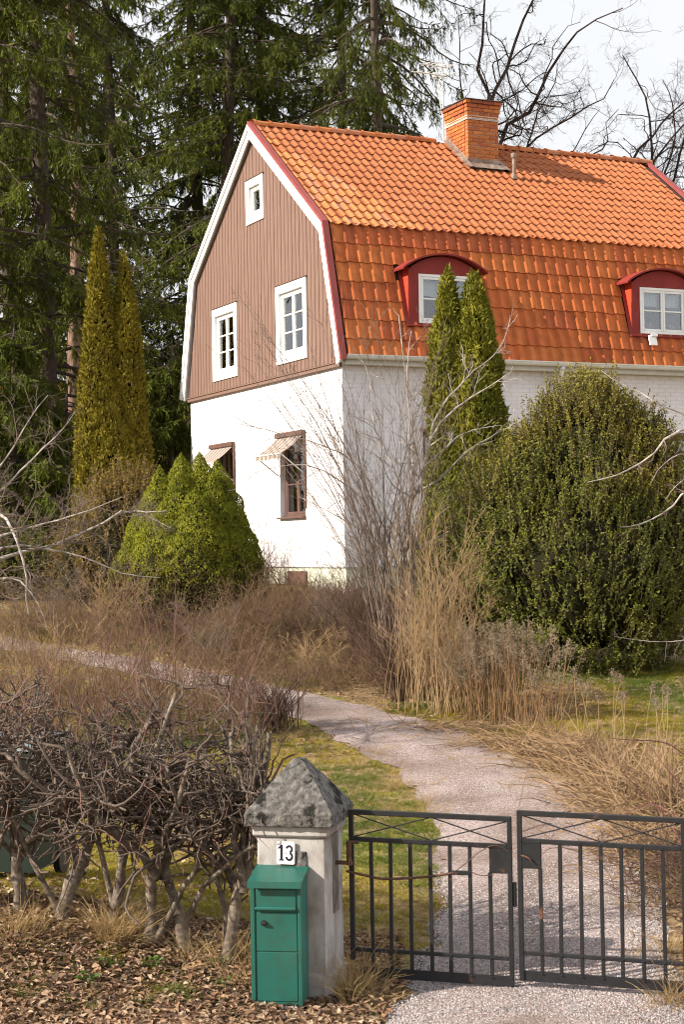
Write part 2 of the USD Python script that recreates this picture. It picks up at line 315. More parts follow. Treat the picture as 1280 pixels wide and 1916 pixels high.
M_cap = surf('lichened_concrete', [(0.3, (0.041, 0.038, 0.035)), (0.5, (0.106, 0.099, 0.094)), (0.66, (0.184, 0.171, 0.160)), (0.78, (0.272, 0.255, 0.231))], 26.0, 9.0, 0.95, 0.9, 60.0, 0.012, 0.1,
             ramp2=[(0.35, (0.010, 0.010, 0.009)), (0.65, (0.035, 0.034, 0.030))], scale2=8.0, mix2=(0.535, 0.59))
M_enamel = surf('white_enamel', [(0.3, (0.66, 0.65, 0.60)), (0.7, (0.76, 0.76, 0.72))], 22.0, 5.0, 0.3, spec=0.5, ramp2=[(0.3, (0.45, 0.36, 0.24)), (0.7, (0.58, 0.50, 0.38))], scale2=26.0, mix2=(0.62, 0.72))
M_ink = plain('navy_enamel', (0.008, 0.010, 0.035), 0.3, 0.5)
M_bark_spruce = surf('spruce_bark', [(0.3, (0.045, 0.035, 0.028)), (0.7, (0.11, 0.085, 0.065))], 14.0, 5.0, 0.95, 0.8, 30.0, 0.02, 0.1, stretch=(1, 1, 0.35))
M_bark_pine = surf('pine_bark', [(0.3, (0.075, 0.045, 0.034)), (0.5, (0.17, 0.105, 0.078)), (0.7, (0.30, 0.20, 0.15))], 8.0, 5.0, 0.95, 0.8, 30.0, 0.02, 0.1, stretch=(1, 1, 0.35))
M_bark_oak = surf('oak_bark', [(0.3, (0.030, 0.022, 0.020)), (0.7, (0.072, 0.052, 0.045))], 8.0, 5.0, 0.95, 0.5, 30.0, 0.02, 0.1)
M_bark_hedge = surf('hedge_bark', [(0.28, (0.052, 0.038, 0.030)), (0.5, (0.126, 0.099, 0.077)), (0.72, (0.281, 0.234, 0.187))], 16.0, 6.0, 0.9, 0.8, 60.0, 0.008, 0.15)
M_twig_hedge = surf('hedge_twig_bark', [(0.25, (0.096, 0.070, 0.055)), (0.5, (0.210, 0.156, 0.122)), (0.78, (0.480, 0.384, 0.306))], 9.0, 4.0, 0.75, spec=0.3, island=0.5)
M_shoot = surf('red_shoot_bark', [(0.2, (0.137, 0.069, 0.050)), (0.5, (0.231, 0.132, 0.094)), (0.8, (0.347, 0.230, 0.154))], 5.0, 3.0, 0.6, spec=0.3, island=0.6)
M_bark_pale = surf('lichened_bark', [(0.3, (0.16, 0.125, 0.11)), (0.5, (0.34, 0.30, 0.275)), (0.7, (0.52, 0.49, 0.45))], 11.0, 5.0, 0.9, 0.5, 60.0, 0.008, 0.15)
M_twig_grey = surf('grey_twig_bark', [(0.15, (0.13, 0.095, 0.075)), (0.5, (0.28, 0.215, 0.175)), (0.85, (0.52, 0.44, 0.38))], 6.0, 3.0, 0.8, spec=0.2, island=0.6)
M_twig_redbrown = surf('redbrown_twig_bark', [(0.15, (0.085, 0.050, 0.036)), (0.5, (0.175, 0.110, 0.075)), (0.85, (0.31, 0.21, 0.145))], 6.0, 3.0, 0.8, spec=0.2, island=0.6)
M_stem_tan = surf('tan_stems', [(0.15, (0.310, 0.207, 0.109)), (0.5, (0.552, 0.402, 0.230)), (0.85, (0.759, 0.609, 0.391))], 4.0, 3.0, 0.8, spec=0.2, island=0.7)
M_stem_gold = surf('goldenrod_stems', [(0.15, (0.20, 0.115, 0.055)), (0.5, (0.34, 0.225, 0.115)), (0.85, (0.48, 0.35, 0.20))], 4.0, 3.0, 0.8, spec=0.2, island=0.7)
M_straw = surf('dry_straw', [(0.15, (0.26, 0.17, 0.095)), (0.5, (0.46, 0.34, 0.21)), (0.85, (0.62, 0.50, 0.34))], 4.0, 3.0, 0.8, spec=0.2, island=0.7)
M_plume = surf('dry_plumes', [(0.15, (0.218, 0.168, 0.115)), (0.5, (0.342, 0.275, 0.193)), (0.85, (0.446, 0.377, 0.267))], 6.0, 3.0, 0.9, spec=0.1, island=0.7)
M_brush = surf('mound_brush', [(0.15, (0.150, 0.095, 0.055)), (0.5, (0.300, 0.205, 0.120)), (0.85, (0.50, 0.38, 0.235))], 2.5, 4.0, 0.85, spec=0.15, island=0.8)
M_bramble = plain('bramble_bark', (0.13, 0.045, 0.042), 0.5)
L_spruce = leafy('spruce_needles', [(0.2, (0.052, 0.067, 0.011)), (0.42, (0.129, 0.150, 0.020)), (0.6, (0.230, 0.239, 0.030)), (0.8, (0.344, 0.322, 0.045))], 0.5, 0.4, 0.3, 0.7, 0.08)
L_pine = leafy('pine_needles', [(0.2, (0.03, 0.045, 0.018)), (0.8, (0.075, 0.095, 0.035))], 0.6, 0.5, 0.2)
L_thuja = leafy('thuja_sprays', [(0.2, (0.152, 0.125, 0.017)), (0.5, (0.303, 0.246, 0.025)), (0.8, (0.454, 0.350, 0.040))], 2.0, 0.5, 0.12, 0.7, 0.08)
L_thuja_g = leafy('green_thuja_sprays', [(0.2, (0.133, 0.136, 0.018)), (0.5, (0.318, 0.279, 0.029)), (0.8, (0.636, 0.470, 0.054))], 2.0, 0.5, 0.12, 0.7, 0.08)
L_cone = leafy('dwarf_spruce_needles', [(0.2, (0.128, 0.140, 0.016)), (0.5, (0.270, 0.271, 0.029)), (0.8, (0.429, 0.402, 0.046))], 3.0, 0.35, 0.10, 0.75, 0.06)
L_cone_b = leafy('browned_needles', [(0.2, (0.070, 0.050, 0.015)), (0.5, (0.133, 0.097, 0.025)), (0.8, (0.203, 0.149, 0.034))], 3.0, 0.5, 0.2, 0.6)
L_box = leafy('box_leaves', [(0.15, (0.078, 0.090, 0.014)), (0.45, (0.174, 0.181, 0.022)), (0.7, (0.331, 0.263, 0.031)), (0.9, (0.760, 0.459, 0.055))], 1.5, 0.45, 0.12, 0.5, 0.15)
L_boxtop = leafy('yellowed_box_leaves', [(0.15, (0.139, 0.131, 0.021)), (0.5, (0.351, 0.277, 0.050)), (0.85, (0.628, 0.420, 0.100))], 1.5, 0.5, 0.25, 0.5, 0.15)
L_bronze = leafy('bronzed_leaves', [(0.15, (0.147, 0.103, 0.021)), (0.5, (0.345, 0.216, 0.045)), (0.85, (0.621, 0.345, 0.103))], 1.5, 0.5, 0.25, 0.5)
M_core = plain('painted_shade_core', (0.022, 0.020, 0.010), 0.95, 0.05)  # solid filler, no twigs: shade between the leaves is put into its colour
L_moss = leafy('lawn_blades', [(0.15, (0.189, 0.169, 0.011)), (0.5, (0.446, 0.327, 0.026)), (0.85, (0.810, 0.515, 0.060))], 1.0, 0.5, 0.3, 0.6)
L_greengrass = leafy('green_blades', [(0.2, (0.099, 0.132, 0.019)), (0.8, (0.252, 0.264, 0.048))], 1.0, 0.5, 0.3, 0.6)
L_drygrass = leafy('dry_blades', [(0.15, (0.325, 0.219, 0.100)), (0.5, (0.525, 0.388, 0.194)), (0.85, (0.700, 0.550, 0.312))], 1.0, 0.55, 0.3, 0.7)
L_herb = leafy('herb_leaves', [(0.2, (0.06, 0.12, 0.02)), (0.8, (0.13, 0.22, 0.04))], 2.0, 0.5, 0.3, 0.5)
M_leaf = [leafy(f'fallen_leaf_{w}', [(0.2, tuple(c * 0.85 for c in col)), (0.8, tuple(min(0.8, c * 1.7) for c in col))], 9.0, 0.1, 0.15, 0.8, 0.15)
          for w, col in (('tan', (0.27, 0.180, 0.115)), ('brown', (0.18, 0.108, 0.068)), ('pale', (0.35, 0.26, 0.18)), ('dark', (0.095, 0.062, 0.046)), ('russet', (0.24, 0.140, 0.082)))]

# ------------------------------------------------------------------ ground and path
def axis(lo, hi, step, far_lo, far_hi):
    mid = np.arange(lo, hi + 1e-6, step); out = [mid]; d, x, left = step, hi, []
    while x < far_hi: d *= 1.35; x += d; left.append(x)
    d, x, right = step, lo, []
    while x > far_lo: d *= 1.35; x -= d; right.append(x)
    return np.r_[right[::-1], mid, left]
gx, gy = axis(-8, 8, 0.16, -500, 500), axis(8.5, 34, 0.16, -60, 900)
GX, GY = np.meshgrid(gx, gy, indexing='ij')
GZ = height(GX, GY)
i, j = np.meshgrid(np.arange(len(gx) - 1), np.arange(len(gy) - 1), indexing='ij'); a = (i * len(gy) + j).ravel(); ny = len(gy)
obj('ground', (np.stack([GX, GY, GZ], -1).reshape(-1, 3), np.stack([a, a + ny, a + ny + 1, a + 1], 1)), M_soil, smooth=True,
    label='rising garden ground of soil, moss and dry litter', cat='ground', kind='structure')
EDGE_L = [(735, 1960), (742, 1900), (770, 1850), (815, 1760), (835, 1680), (818, 1600), (800, 1520), (735, 1440), (662, 1400), (590, 1362), (500, 1326), (400, 1295), (200, 1252), (0, 1216), (-220, 1190)]
EDGE_R = [(1290, 1960), (1276, 1900), (1262, 1850), (1232, 1760), (1205, 1670), (1165, 1590), (1122, 1510), (1050, 1455), (962, 1420), (880, 1384), (790, 1350), (690, 1326), (575, 1300), (320, 1244), (-220, 1150)]
PL = smooth_line([on_ground(*q)[:2] for q in EDGE_L], 160); PR = smooth_line([on_ground(*q)[:2] for q in EDGE_R], 160)
_n = lambda P, s: 0.36 * (meshkit.fbm(np.c_[P * 2.6, np.full(len(P), s)], 4, s) - 0.5)[:, None]
_dir = unit(PR - PL); PL = PL + _dir * _n(PL, 3); PR = PR + _dir * _n(PR, 7)
PATH = Polygon(np.vstack([PL, PR[::-1]])).buffer(0)
t = np.linspace(0, 1, 14)[None, :, None]; pv = PL[:, None] * (1 - t) + PR[:, None] * t
pz = height(pv[..., 0], pv[..., 1]) + 0.012 + 0.02 * np.sin(np.linspace(0, np.pi, 14))[None]
i, j = np.meshgrid(np.arange(159), np.arange(13), indexing='ij'); a = (i * 14 + j).ravel()
obj('path', (np.dstack([pv, pz]).reshape(-1, 3), np.stack([a, a + 1, a + 15, a + 14], 1)), M_gravel, smooth=True, label='pinkish gravel path running from the iron gate up and left past the house', cat='path', kind='structure')
def in_path(x, y, grow_=0.0):
    return shapely.contains_xy(PATH.buffer(grow_) if grow_ else PATH, x, y)

def scatter(name, protos, pos, rng, label, cat, yaw=None, scale=(0.7, 1.3), tilt=0.0, pick=None, kind='stuff'):
    pi = UsdGeom.PointInstancer.Define(stage, fresh('/World', name)); paths = []
    for k, (mesh, mat) in enumerate(protos):
        m = usdkit.mesh(stage, f'{pi.GetPath()}/piece_{k:03d}', mesh, mat); paths.append(m.GetPath())
    n = len(pos); pi.CreatePrototypesRel().SetTargets(paths)
    pi.CreateProtoIndicesAttr(Vt.IntArray.FromNumpy((rng.integers(0, len(protos), n) if pick is None else pick).astype(np.int32)))
    pi.CreatePositionsAttr(Vt.Vec3fArray.FromNumpy(np.asarray(pos, np.float32)))
    s = rng.uniform(*scale, n).astype(np.float32); pi.CreateScalesAttr(Vt.Vec3fArray.FromNumpy(np.repeat(s[:, None], 3, 1)))
    ya = rng.uniform(0, 2 * np.pi, n) if yaw is None else yaw
    ax = rand_dir(rng, n); ax[:, 2] = 0; ax = unit(ax); ti = np.abs(rng.normal(size=n)) * tilt
    qa = np.c_[np.cos(ya / 2), np.zeros(n), np.zeros(n), np.sin(ya / 2)]; qb = np.c_[np.cos(ti / 2), ax * np.sin(ti / 2)[:, None]]
    w = qb[:, 0] * qa[:, 0] - (qb[:, 1:] * qa[:, 1:]).sum(1)
    xyz = qb[:, :1] * qa[:, 1:] + qa[:, :1] * qb[:, 1:] + np.cross(qb[:, 1:], qa[:, 1:])
    pi.CreateOrientationsAttr(Vt.QuathArray([Gf.Quath(float(a), float(b), float(c), float(d)) for a, b, c, d in np.c_[w, xyz]]))
    return tag(pi, label, cat, None, kind)
def spots(rng, n, x0, x1, y0, y1, keep):
    x, y = rng.uniform(x0, x1, n), rng.uniform(y0, y1, n); k = keep(x, y); return x[k], y[k]
def onto(x, y, dz=0.0): return np.c_[x, y, height(x, y) + dz]

# ------------------------------------------------------------------ the house (local: x along the ridge, y into the gable's width, z up)
HC, TH = np.array([0.04008, 29.65662, 1.78229]), 0.44383307821214835
EV = 4.10                                   # eaves above the house's own ground
W2, LEN, OV = 3.7255, 9.02, 0.13            # half width, length, gable overhang
A0 = np.array([-0.2425, EV + 0.108]); B0 = np.array([0.4205, EV + 2.507]); R0_ = np.array([W2, EV + 4.978])   # eave, knee, ridge in (y, z)
house = thing('house', 'white brick house with brown boarded gable and orange tiled gambrel roof', 'house', HC, math.degrees(TH))
mir = lambda q: np.array([2 * W2 - q[0], q[1]])
def holes(rects): return shapely.union_all([sbox(*r) for r in rects])
GAB_UP = [(1.345, EV + 0.26, 2.71, EV + 1.70), (4.68, EV + 0.26, 5.99, EV + 1.70), (3.25, EV + 3.11, 4.09, EV + 3.95)]
GAB_DN = [(1.62, EV - 2.575, 2.75, EV - 1.12), (5.03, EV - 2.575, 6.16, EV - 1.12)]
SIDE_DN = [(1.56, EV - 2.45, 2.66, EV - 1.14), (6.70, EV - 2.45, 8.0, EV - 1.14)]
rdrop = 0.10                                # the roof's thickness below the tiles
def inner(q, d=rdrop): return np.array([q[0] + (d if q[0] < W2 else 0), q[1] - d * 1.15])
gable_poly = Polygon([(0, 0.6), (2 * W2, 0.6), (2 * W2, EV + 0.2), mir(inner(B0)), (W2, R0_[1] - 0.17), inner(B0), (0, EV + 0.2)])
def gable_plate(poly, x0, x1):
    """a plate lying in the gable plane between x0 and x1, poly in (y, z)"""
    m = extrude(poly, x1 - x0); v = m.vertices; m.vertices = np.c_[v[:, 2] + x0, v[:, 0], v[:, 1]]; return m
def side_plate(poly, y0, y1):
    m = extrude(poly, y1 - y0); v = m.vertices; m.vertices = np.c_[v[:, 0], v[:, 2] + y0, v[:, 1]]; m.invert(); return m
wall = MB()
wall.mesh(gable_plate(gable_poly.difference(holes(GAB_UP + GAB_DN)), 0.0, 0.22))
wall.mesh(gable_plate(gable_poly, LEN - 0.22, LEN))
side_poly = sbox(0.22, 0.6, LEN - 0.22, EV + 0.1)
wall.mesh(side_plate(side_poly.difference(holes(SIDE_DN)), 0.0, 0.22))
wall.mesh(side_plate(side_poly, 2 * W2 - 0.22, 2 * W2))
wall.box([0.22, 0.22, EV - 0.1], [LEN - 0.22, 2 * W2 - 0.22, EV + 0.05])
wall.box([0.22, 0.22, 0.62], [LEN - 0.22, 2 * W2 - 0.22, 0.72])
wall.box([3.4, 0.22, 0.72], [3.5, 2 * W2 - 0.22, EV - 0.1])
hw = obj('wall', wall.get(), M_mortar, house)
pl = MB(); pl.box([0.03, 0.03, -0.6], [LEN - 0.03, 2 * W2 - 0.03, 0.595]); obj('plinth', pl.get(), M_plinth, house, label='pale green plastered plinth under the brick wall')
obj('cellar_hatch', bbox([-0.02, 1.64, 0.02], [0.03, 2.45, 0.53], 0.008), M_brownpaint, house)
# painted bricks, every course, too faint to pick apart one by one
bk = MB(); rngb = np.random.default_rng(3)
def courses(length, rects, z0, z1, place):
    k = 0; z = z0
    while z + 0.066 < z1:
        cuts = [(0.0, length)]
        for r in rects:
            if r[1] < z + 0.06 and r[3] > z + 0.01:
                cuts = [c for a, b in cuts for c in ((a, min(b, r[0])), (max(a, r[2]), b)) if c[1] - c[0] > 0.02]
        for a, b in cuts:
            x = a - (0.13 if k % 2 else 0.0)
            while x < b:
                p, q = max(x, a), min(x + 0.25, b)
                if q - p > 0.03: bk.mesh(place(p, q, z, z + 0.0695, 0.0030))
                x += 0.26
        z += 0.0755; k += 1
courses(2 * W2, GAB_DN, 0.605, EV - 0.04, lambda p, q, z, zz, d: bbox([-d, p, z], [0.001, q, zz]))
courses(LEN, SIDE_DN, 0.605, EV - 0.02, lambda p, q, z, zz, d: bbox([p, -d, z], [q, 0.001, zz]))
obj('brick_courses', bk.get(), M_brick, hw, kind='stuff', label='white painted brick courses')
# boarded gable
clad = Polygon([(0.0, EV + 0.06), (2 * W2, EV + 0.06), (2 * W2, EV + 0.2), mir(inner(B0, 0.12)), (W2, R0_[1] - 0.2), inner(B0, 0.12), (0.0, EV + 0.2)]).difference(holes(GAB_UP))
cl = obj('cladding', gable_plate(clad, -0.012, -0.002), M_deck, house, label='brown vertical boarding of the gable')
for k in range(46):
    y0 = k * 0.164; p = clad.intersection(sbox(y0 + 0.010, 0, y0 + 0.154, 20))
    for g_ in getattr(p, 'geoms', [p]):
        if g_.area > 0.004: obj('plank', gable_plate(g_, -0.034 - 0.003 * rngb.random(), -0.012), M_board, cl)
obj('belt_board', MB().box([-0.065, -0.02, EV - 0.045], [0.0, 2 * W2 + 0.02, EV + 0.02], 0.008).box([-0.085, -0.03, EV + 0.02], [0.0, 2 * W2 + 0.03, EV + 0.045], 0.006).get(), M_board, house)

# windows: local frame a (right, seen from outside), b up, c outward
def gable_at(y_right, z): return lambda v: np.c_[-v[:, 2], y_right + (-v[:, 0]), z + v[:, 1]]
def side_at(x_left, z, y=0.0): return lambda v: np.c_[x_left + v[:, 0], y - v[:, 2], z + v[:, 1]]
def ring(w, h, t, c0, c1, bev=0.006, x0=0.0, y0=0.0):
    m = MB(); m.box([x0, y0, c0], [x0 + t, y0 + h, c1], bev); m.box([x0 + w - t, y0, c0], [x0 + w, y0 + h, c1], bev)
    m.box([x0 + t, y0, c0 + 0.001], [x0 + w - t, y0 + t, c1 - 0.001], bev); m.box([x0 + t, y0 + h - t, c0 + 0.001], [x0 + w - t, y0 + h, c1 - 0.001], bev); return m
def folds(x0, x1, z0, z1, c, amp, n, bottom=None):
    k = max(12, n * 6); x = np.linspace(x0, x1, k); zc = c + amp * np.sin(np.linspace(0, n * 2 * np.pi, k))
    zb = np.full(k, z0) if bottom is None else z0 + bottom * np.abs(np.sin(np.linspace(0, n * np.pi, k)))
    v = np.vstack([np.c_[x, zb, zc], np.c_[x, np.full(k, z1), zc]]); i = np.arange(k - 1)
    f = np.stack([i, i + 1, i + 1 + k, i + k], 1); return v, np.vstack([f, f[:, ::-1] ])[:len(f)]
def window(place, w, h, cols, rows, paint, parent, casing=0.0, depth=0.0, label=None, curtain=None, top=0.0, flowers=False, sill=True, lintel=None):
    """cols x rows of panes; the sash sits 'depth' behind the wall face"""
    d = -depth
    out = MB()
    if casing: 
        for m_ in (ring(w + 0.02, h + 0.02, casing, 0.012, 0.062, 0.006, -0.01, -0.01),): out.v += m_.v; out.f += [f + out.n for f in [np.vstack([x for x in m_.f])]]; out.n += m_.n
        x0 = y0 = casing - 0.02
    else: x0 = y0 = 0.0
    ww, hh = w - 2 * x0, h - 2 * y0
    fr = ring(ww, hh, 0.05, d - 0.06, d + 0.012, 0.006, x0, y0)
    if casing: out.add(*fr.get())
    else: out = fr
    win = obj('window', out.to(place).get(), paint, parent, label=label)
    n = cols; sw = (ww - 0.10) / n; sh = hh - 0.10
    for c in range(n):
        sx, sy = x0 + 0.05 + c * sw, y0 + 0.05
        s = ring(sw - 0.004, sh, 0.045, d - 0.05, d + 0.004, 0.005, sx + 0.002, sy)
        ih = (sh - 0.09) ; 
        zs = [sy + 0.045 + ih * r / rows for r in range(rows + 1)]
        if top and rows == 2: zs[1] = sy + 0.045 + ih * top
        for r in range(1, rows): s.box([sx + 0.047, zs[r] - 0.014, d - 0.042], [sx + sw - 0.049, zs[r] + 0.014, d], 0.004)
        obj('sash', s.to(place).get(), paint, win)
        for r in range(rows):
            lo, hi = zs[r] + (0.014 if r else 0), zs[r + 1] - (0.014 if r < rows - 1 else 0)
            obj('pane', MB().box([sx + 0.047, lo, d - 0.026], [sx + sw - 0.047, hi, d - 0.022]).to(place).get(), M_glass, win)
    if sill: obj('sill', MB().box([-0.03, -0.035, -0.02 - depth * 0.9], [w + 0.03, 0.0, 0.075], 0.006).to(place).get(), paint, win)
    for (u0, u1, b0, b1, nf) in (curtain or []):
        obj('curtain', MB().add(*folds(x0 + ww * u0, x0 + ww * u1, y0 + hh * b0, y0 + hh * b1, d - 0.16, 0.018, nf, 0.03 if b0 > 0.2 else None)).to(place).get(), M_lace if b0 > 0.2 else M_curtain, win, smooth=True)
    if flowers:
        rf = np.random.default_rng(9)
        for c in range(2):
            m = MB()
            for q in range(14):
                s_ = trimesh.creation.icosphere(1, 0.022 + 0.012 * rf.random()); s_.apply_translation([x0 + ww * (0.27 + 0.42 * c) + rf.normal() * 0.045, y0 + 0.14 + 0.06 * rf.random(), d - 0.14 + rf.normal() * 0.02]); m.mesh(s_)
            obj('potted_flowers', m.to(place).get(), M_flower, win, label='pink flowers behind the dormer pane')
    return win
sheer = [(0.02, 0.30, 0.0, 1.0, 4), (0.55, 0.76, 0.0, 1.0, 3)]
for r, lab, cu in ((GAB_UP[0], 'right six pane white gable window', sheer), (GAB_UP[1], 'left six pane white gable window', sheer), (GAB_UP[2], 'small single pane attic window', [(0.02, 0.25, 0, 1, 3), (0.75, 0.98, 0, 1, 3)])):
    w, h = r[2] - r[0], r[3] - r[1]
    window(gable_at(r[2], r[1]), w, h, 1 if w < 1 else 2, 1 if w < 1 else 3, M_white, house, casing=0.155, label=lab, curtain=cu, sill=False)
    ca = gable_at(r[2], r[1])
    obj('window_hood', MB().box([-0.03, h + 0.012, 0.0], [w + 0.03, h + 0.03, 0.075], 0.004).to(ca).get(), M_brownpaint, house)
for r, lab in ((GAB_DN[0], 'brown ground floor window under the open awning'), (GAB_DN[1], 'brown ground floor window half hidden by the dwarf spruce')):
    w, h = r[2] - r[0], r[3] - r[1]
    window(gable_at(r[2], r[1]), w, h, 2, 2, M_brownpaint, house, depth=0.11, label=lab, curtain=[(0.03, 0.47, 0.0, 1.0, 7), (0.60, 0.97, 0.0, 1.0, 6)], top=0.40)
for r in SIDE_DN:
    w, h = r[2] - r[0], r[3] - r[1]
    window(side_at(r[0], r[1]), w, h, 2, 2, M_brownpaint, house, depth=0.11, curtain=[(0.03, 0.97, 0.0, 1.0, 9)], top=0.62)
    obj('lintel', MB().box([r[0] - 0.06, -0.03, r[3]], [r[2] + 0.06, 0.0, r[3] + 0.05], 0.006).get(), M_brownpaint, house)
# awnings over the two ground-floor gable windows
def awning_mat():
    n = {'g': ('texture_coordinate', {}), 's': ('separate_xyz', {}), 'm': ('math', {'math_type': 'multiply', 'value2': 5.2}), 'f': ('math', {'math_type': 'fraction'}),
         'r': ('rgb_ramp', {'ramp': [(0.0, (0.40, 0.34, 0.30)), (0.5, (0.43, 0.37, 0.33)), (0.54, (0.12, 0.07, 0.06)), (0.64, (0.12, 0.07, 0.06)), (0.66, (0.38, 0.32, 0.28)), (0.76, (0.38, 0.32, 0.28)), (0.78, (0.13, 0.075, 0.065)), (0.88, (0.13, 0.075, 0.065)), (0.90, (0.40, 0.34, 0.30))]}),
         'p': ('principled_bsdf', {'roughness': 0.9, 'specular_ior_level': 0.1}), 't': ('translucent_bsdf', {}), 'x': ('mix_closure', {'fac': 0.25})}
    return usdkit.material(stage, LOOK + 'striped_canvas', n, [('g.object', 's.vector'), ('s.y', 'm.value1'), ('m.value', 'f.value1'), ('f.value', 'r.fac'), ('r.color', 'p.base_color'), ('r.color', 't.color'), ('p.BSDF', 'x.closure1'), ('t.BSDF', 'x.closure2')], surface='x.closure')
M_canvas = awning_mat()
for r in GAB_DN:
    y0, y1, zt = r[0] - 0.02, r[2] + 0.02, r[3] + 0.03
    out_, dr = 0.46, 0.36
    k = 9; t = np.linspace(0, 1, k); X = -0.03 - out_ * t; Z = zt - dr * t - 0.03 * np.sin(np.pi * t)
    v = np.vstack([np.c_[X, np.full(k, y0), Z], np.c_[X, np.full(k, y1), Z]]); i = np.arange(k - 1); f = np.stack([i, i + 1, i + 1 + k, i + k], 1)
    aw = obj('awning', (v, f), M_canvas, house, smooth=True, label='brown and cream striped canvas awning')
    kk = 8; m = MB(); 
    for s_ in range(kk):
        ya, yb = y0 + (y1 - y0) * s_ / kk, y0 + (y1 - y0) * (s_ + 1) / kk
        xx, zz = X[-1], Z[-1]; q = np.array([[xx, ya, zz], [xx, yb, zz], [xx - 0.005, yb, zz - 0.07], [xx - 0.008, (ya + yb) / 2, zz - 0.11], [xx - 0.005, ya, zz - 0.07]])
        m.add(q, [[0, 1, 2], [0, 2, 3], [0, 3, 4]])
    obj('valance', m.get(), M_canvas, aw)
    obj('front_rail', tube([[X[-1], y0 - 0.02, Z[-1]], [X[-1], y1 + 0.02, Z[-1]]], 0.014), M_grey_metal, aw, smooth=40)
    for yy in (y0, y1): obj('arm', tube([[X[-1], yy, Z[-1]], [-0.02, yy, Z[-1] - 0.36]], 0.012), M_grey_metal, aw, smooth=40)
    obj('roller_box', MB().box([-0.09, y0 - 0.03, zt - 0.02], [0.0, y1 + 0.03, zt + 0.07], 0.012).get(), M_brownpaint, aw)
    for yy in (y0 - 0.05,): obj('guide_rail', MB().box([-0.05, yy, zt - 1.35], [0.0, yy + 0.035, zt + 0.05], 0.006).get(), M_brownpaint, aw)

# roof: deck, tiles, verges, bargeboards
def slope_frame(P, Q):
    d = np.array([0, Q[0] - P[0], Q[1] - P[1]]); Ls = np.linalg.norm(d); d /= Ls
    n = np.array([0, -d[2], d[1]]); return np.array([0, P[0], P[1]]), d, n, Ls
deck = MB()
sec = [A0, B0, R0_, mir(B0), mir(A0)]
def offset_chain(ch, d):
    """the mitred parallel of a chain of (y, z) points that ends at the ridge"""
    out = []
    for k in range(len(ch)):
        ns = []
        if k > 0: e = unit(ch[k] - ch[k - 1]); ns.append(np.array([-e[1], e[0]]))
        if k == len(ch) - 1: n = ns[0]; out.append(ch[k] + np.array([0, d / n[1]])); continue
        e = unit(ch[k + 1] - ch[k]); ns.append(np.array([-e[1], e[0]]))
        n = unit(sum(ns)); out.append(ch[k] + n * d / (n @ ns[0]))
    return out
_o, _i = offset_chain(sec[:3], -0.014), offset_chain(sec[:3], -0.07)
m = extrude(Polygon([*_o, *[mir(q) for q in _o[:2][::-1]], *[mir(q) for q in _i[:2]], _i[2], *_i[:2][::-1]]).buffer(0), LEN + 2 * OV - 0.02); v = m.vertices
deck.add(np.c_[v[:, 2] - OV + 0.01, v[:, 0], v[:, 1]], m.faces)
roof = obj('roof', deck.get(), M_deck, house, label='orange clay tiled gambrel roof')
def pantile(cw, ln, lift=0.036, amp=0.022):
    k = 10; x = np.linspace(0, 1, k)
    prof = amp * (0.35 + np.cos(2 * np.pi * (x - 0.22)) + 0.28 * np.cos(4 * np.pi * (x - 0.18)))
    prof = prof - prof.min()
    rows = [np.c_[x * cw, np.full(k, 0.0), prof + lift - 0.022], np.c_[x * cw, np.full(k, -0.004), prof + lift - 0.002], np.c_[x * cw, np.full(k, 0.012), prof + lift], np.c_[x * cw, np.full(k, ln), prof + 0.004]]
    v = np.vstack(rows); i = np.arange(k - 1); f = []
    for r in range(3): f.append(np.stack([r * k + i, r * k + i + 1, (r + 1) * k + i + 1, (r + 1) * k + i], 1))
    return v, np.vstack(f)
CW = 0.2265; NCOL = int((LEN + 0.04) / CW)
def lay(v, org, d, n, x0, s0): return org + np.array([1.0, 0, 0]) * (v[:, :1] + x0) + d * (v[:, 1:2] + s0) + n * v[:, 2:3]
DORM = [(1.97, 'left'), (6.67, 'right')]
rngt = np.random.default_rng(5)
# lower (mansard) slope: every tile its own piece
org, dvec, nvec, Ls = slope_frame(A0, B0); rows_ = 7; rh = (Ls + 0.02) / rows_
def in_dormer(x, z):
    for cx, _ in DORM:
        if abs(x - cx) < 0.66 + 0.10 * (z - EV - 0.7) and EV + 0.70 < z < EV + 1.72 + 0.17 * max(0, 1 - ((x - cx) / 0.74) ** 2): return True
    return False
tv, tf = pantile(CW, rh + 0.05, 0.027, 0.017)
ntile = 0; pick_prev = 0
for r in range(rows_):
    run = rngt.integers(0, 5)
    for c in range(NCOL):
        x0, s0 = c * CW - 0.005, r * rh - 0.03
        cx_, cz = x0 + CW / 2, (org + dvec * (s0 + rh * 0.55))[2]
        if in_dormer(cx_, cz): continue
        if rngt.random() < 0.45: run = rngt.choice([0, 0, 1, 2, 3, 4])
        jit = rngt.normal(size=3) * [0.002, 0.005, 0.002]
        obj('roof_tile', (lay(tv + jit, org, dvec, nvec, x0, s0), tf), M_tile[int(run)], roof, smooth=50); ntile += 1
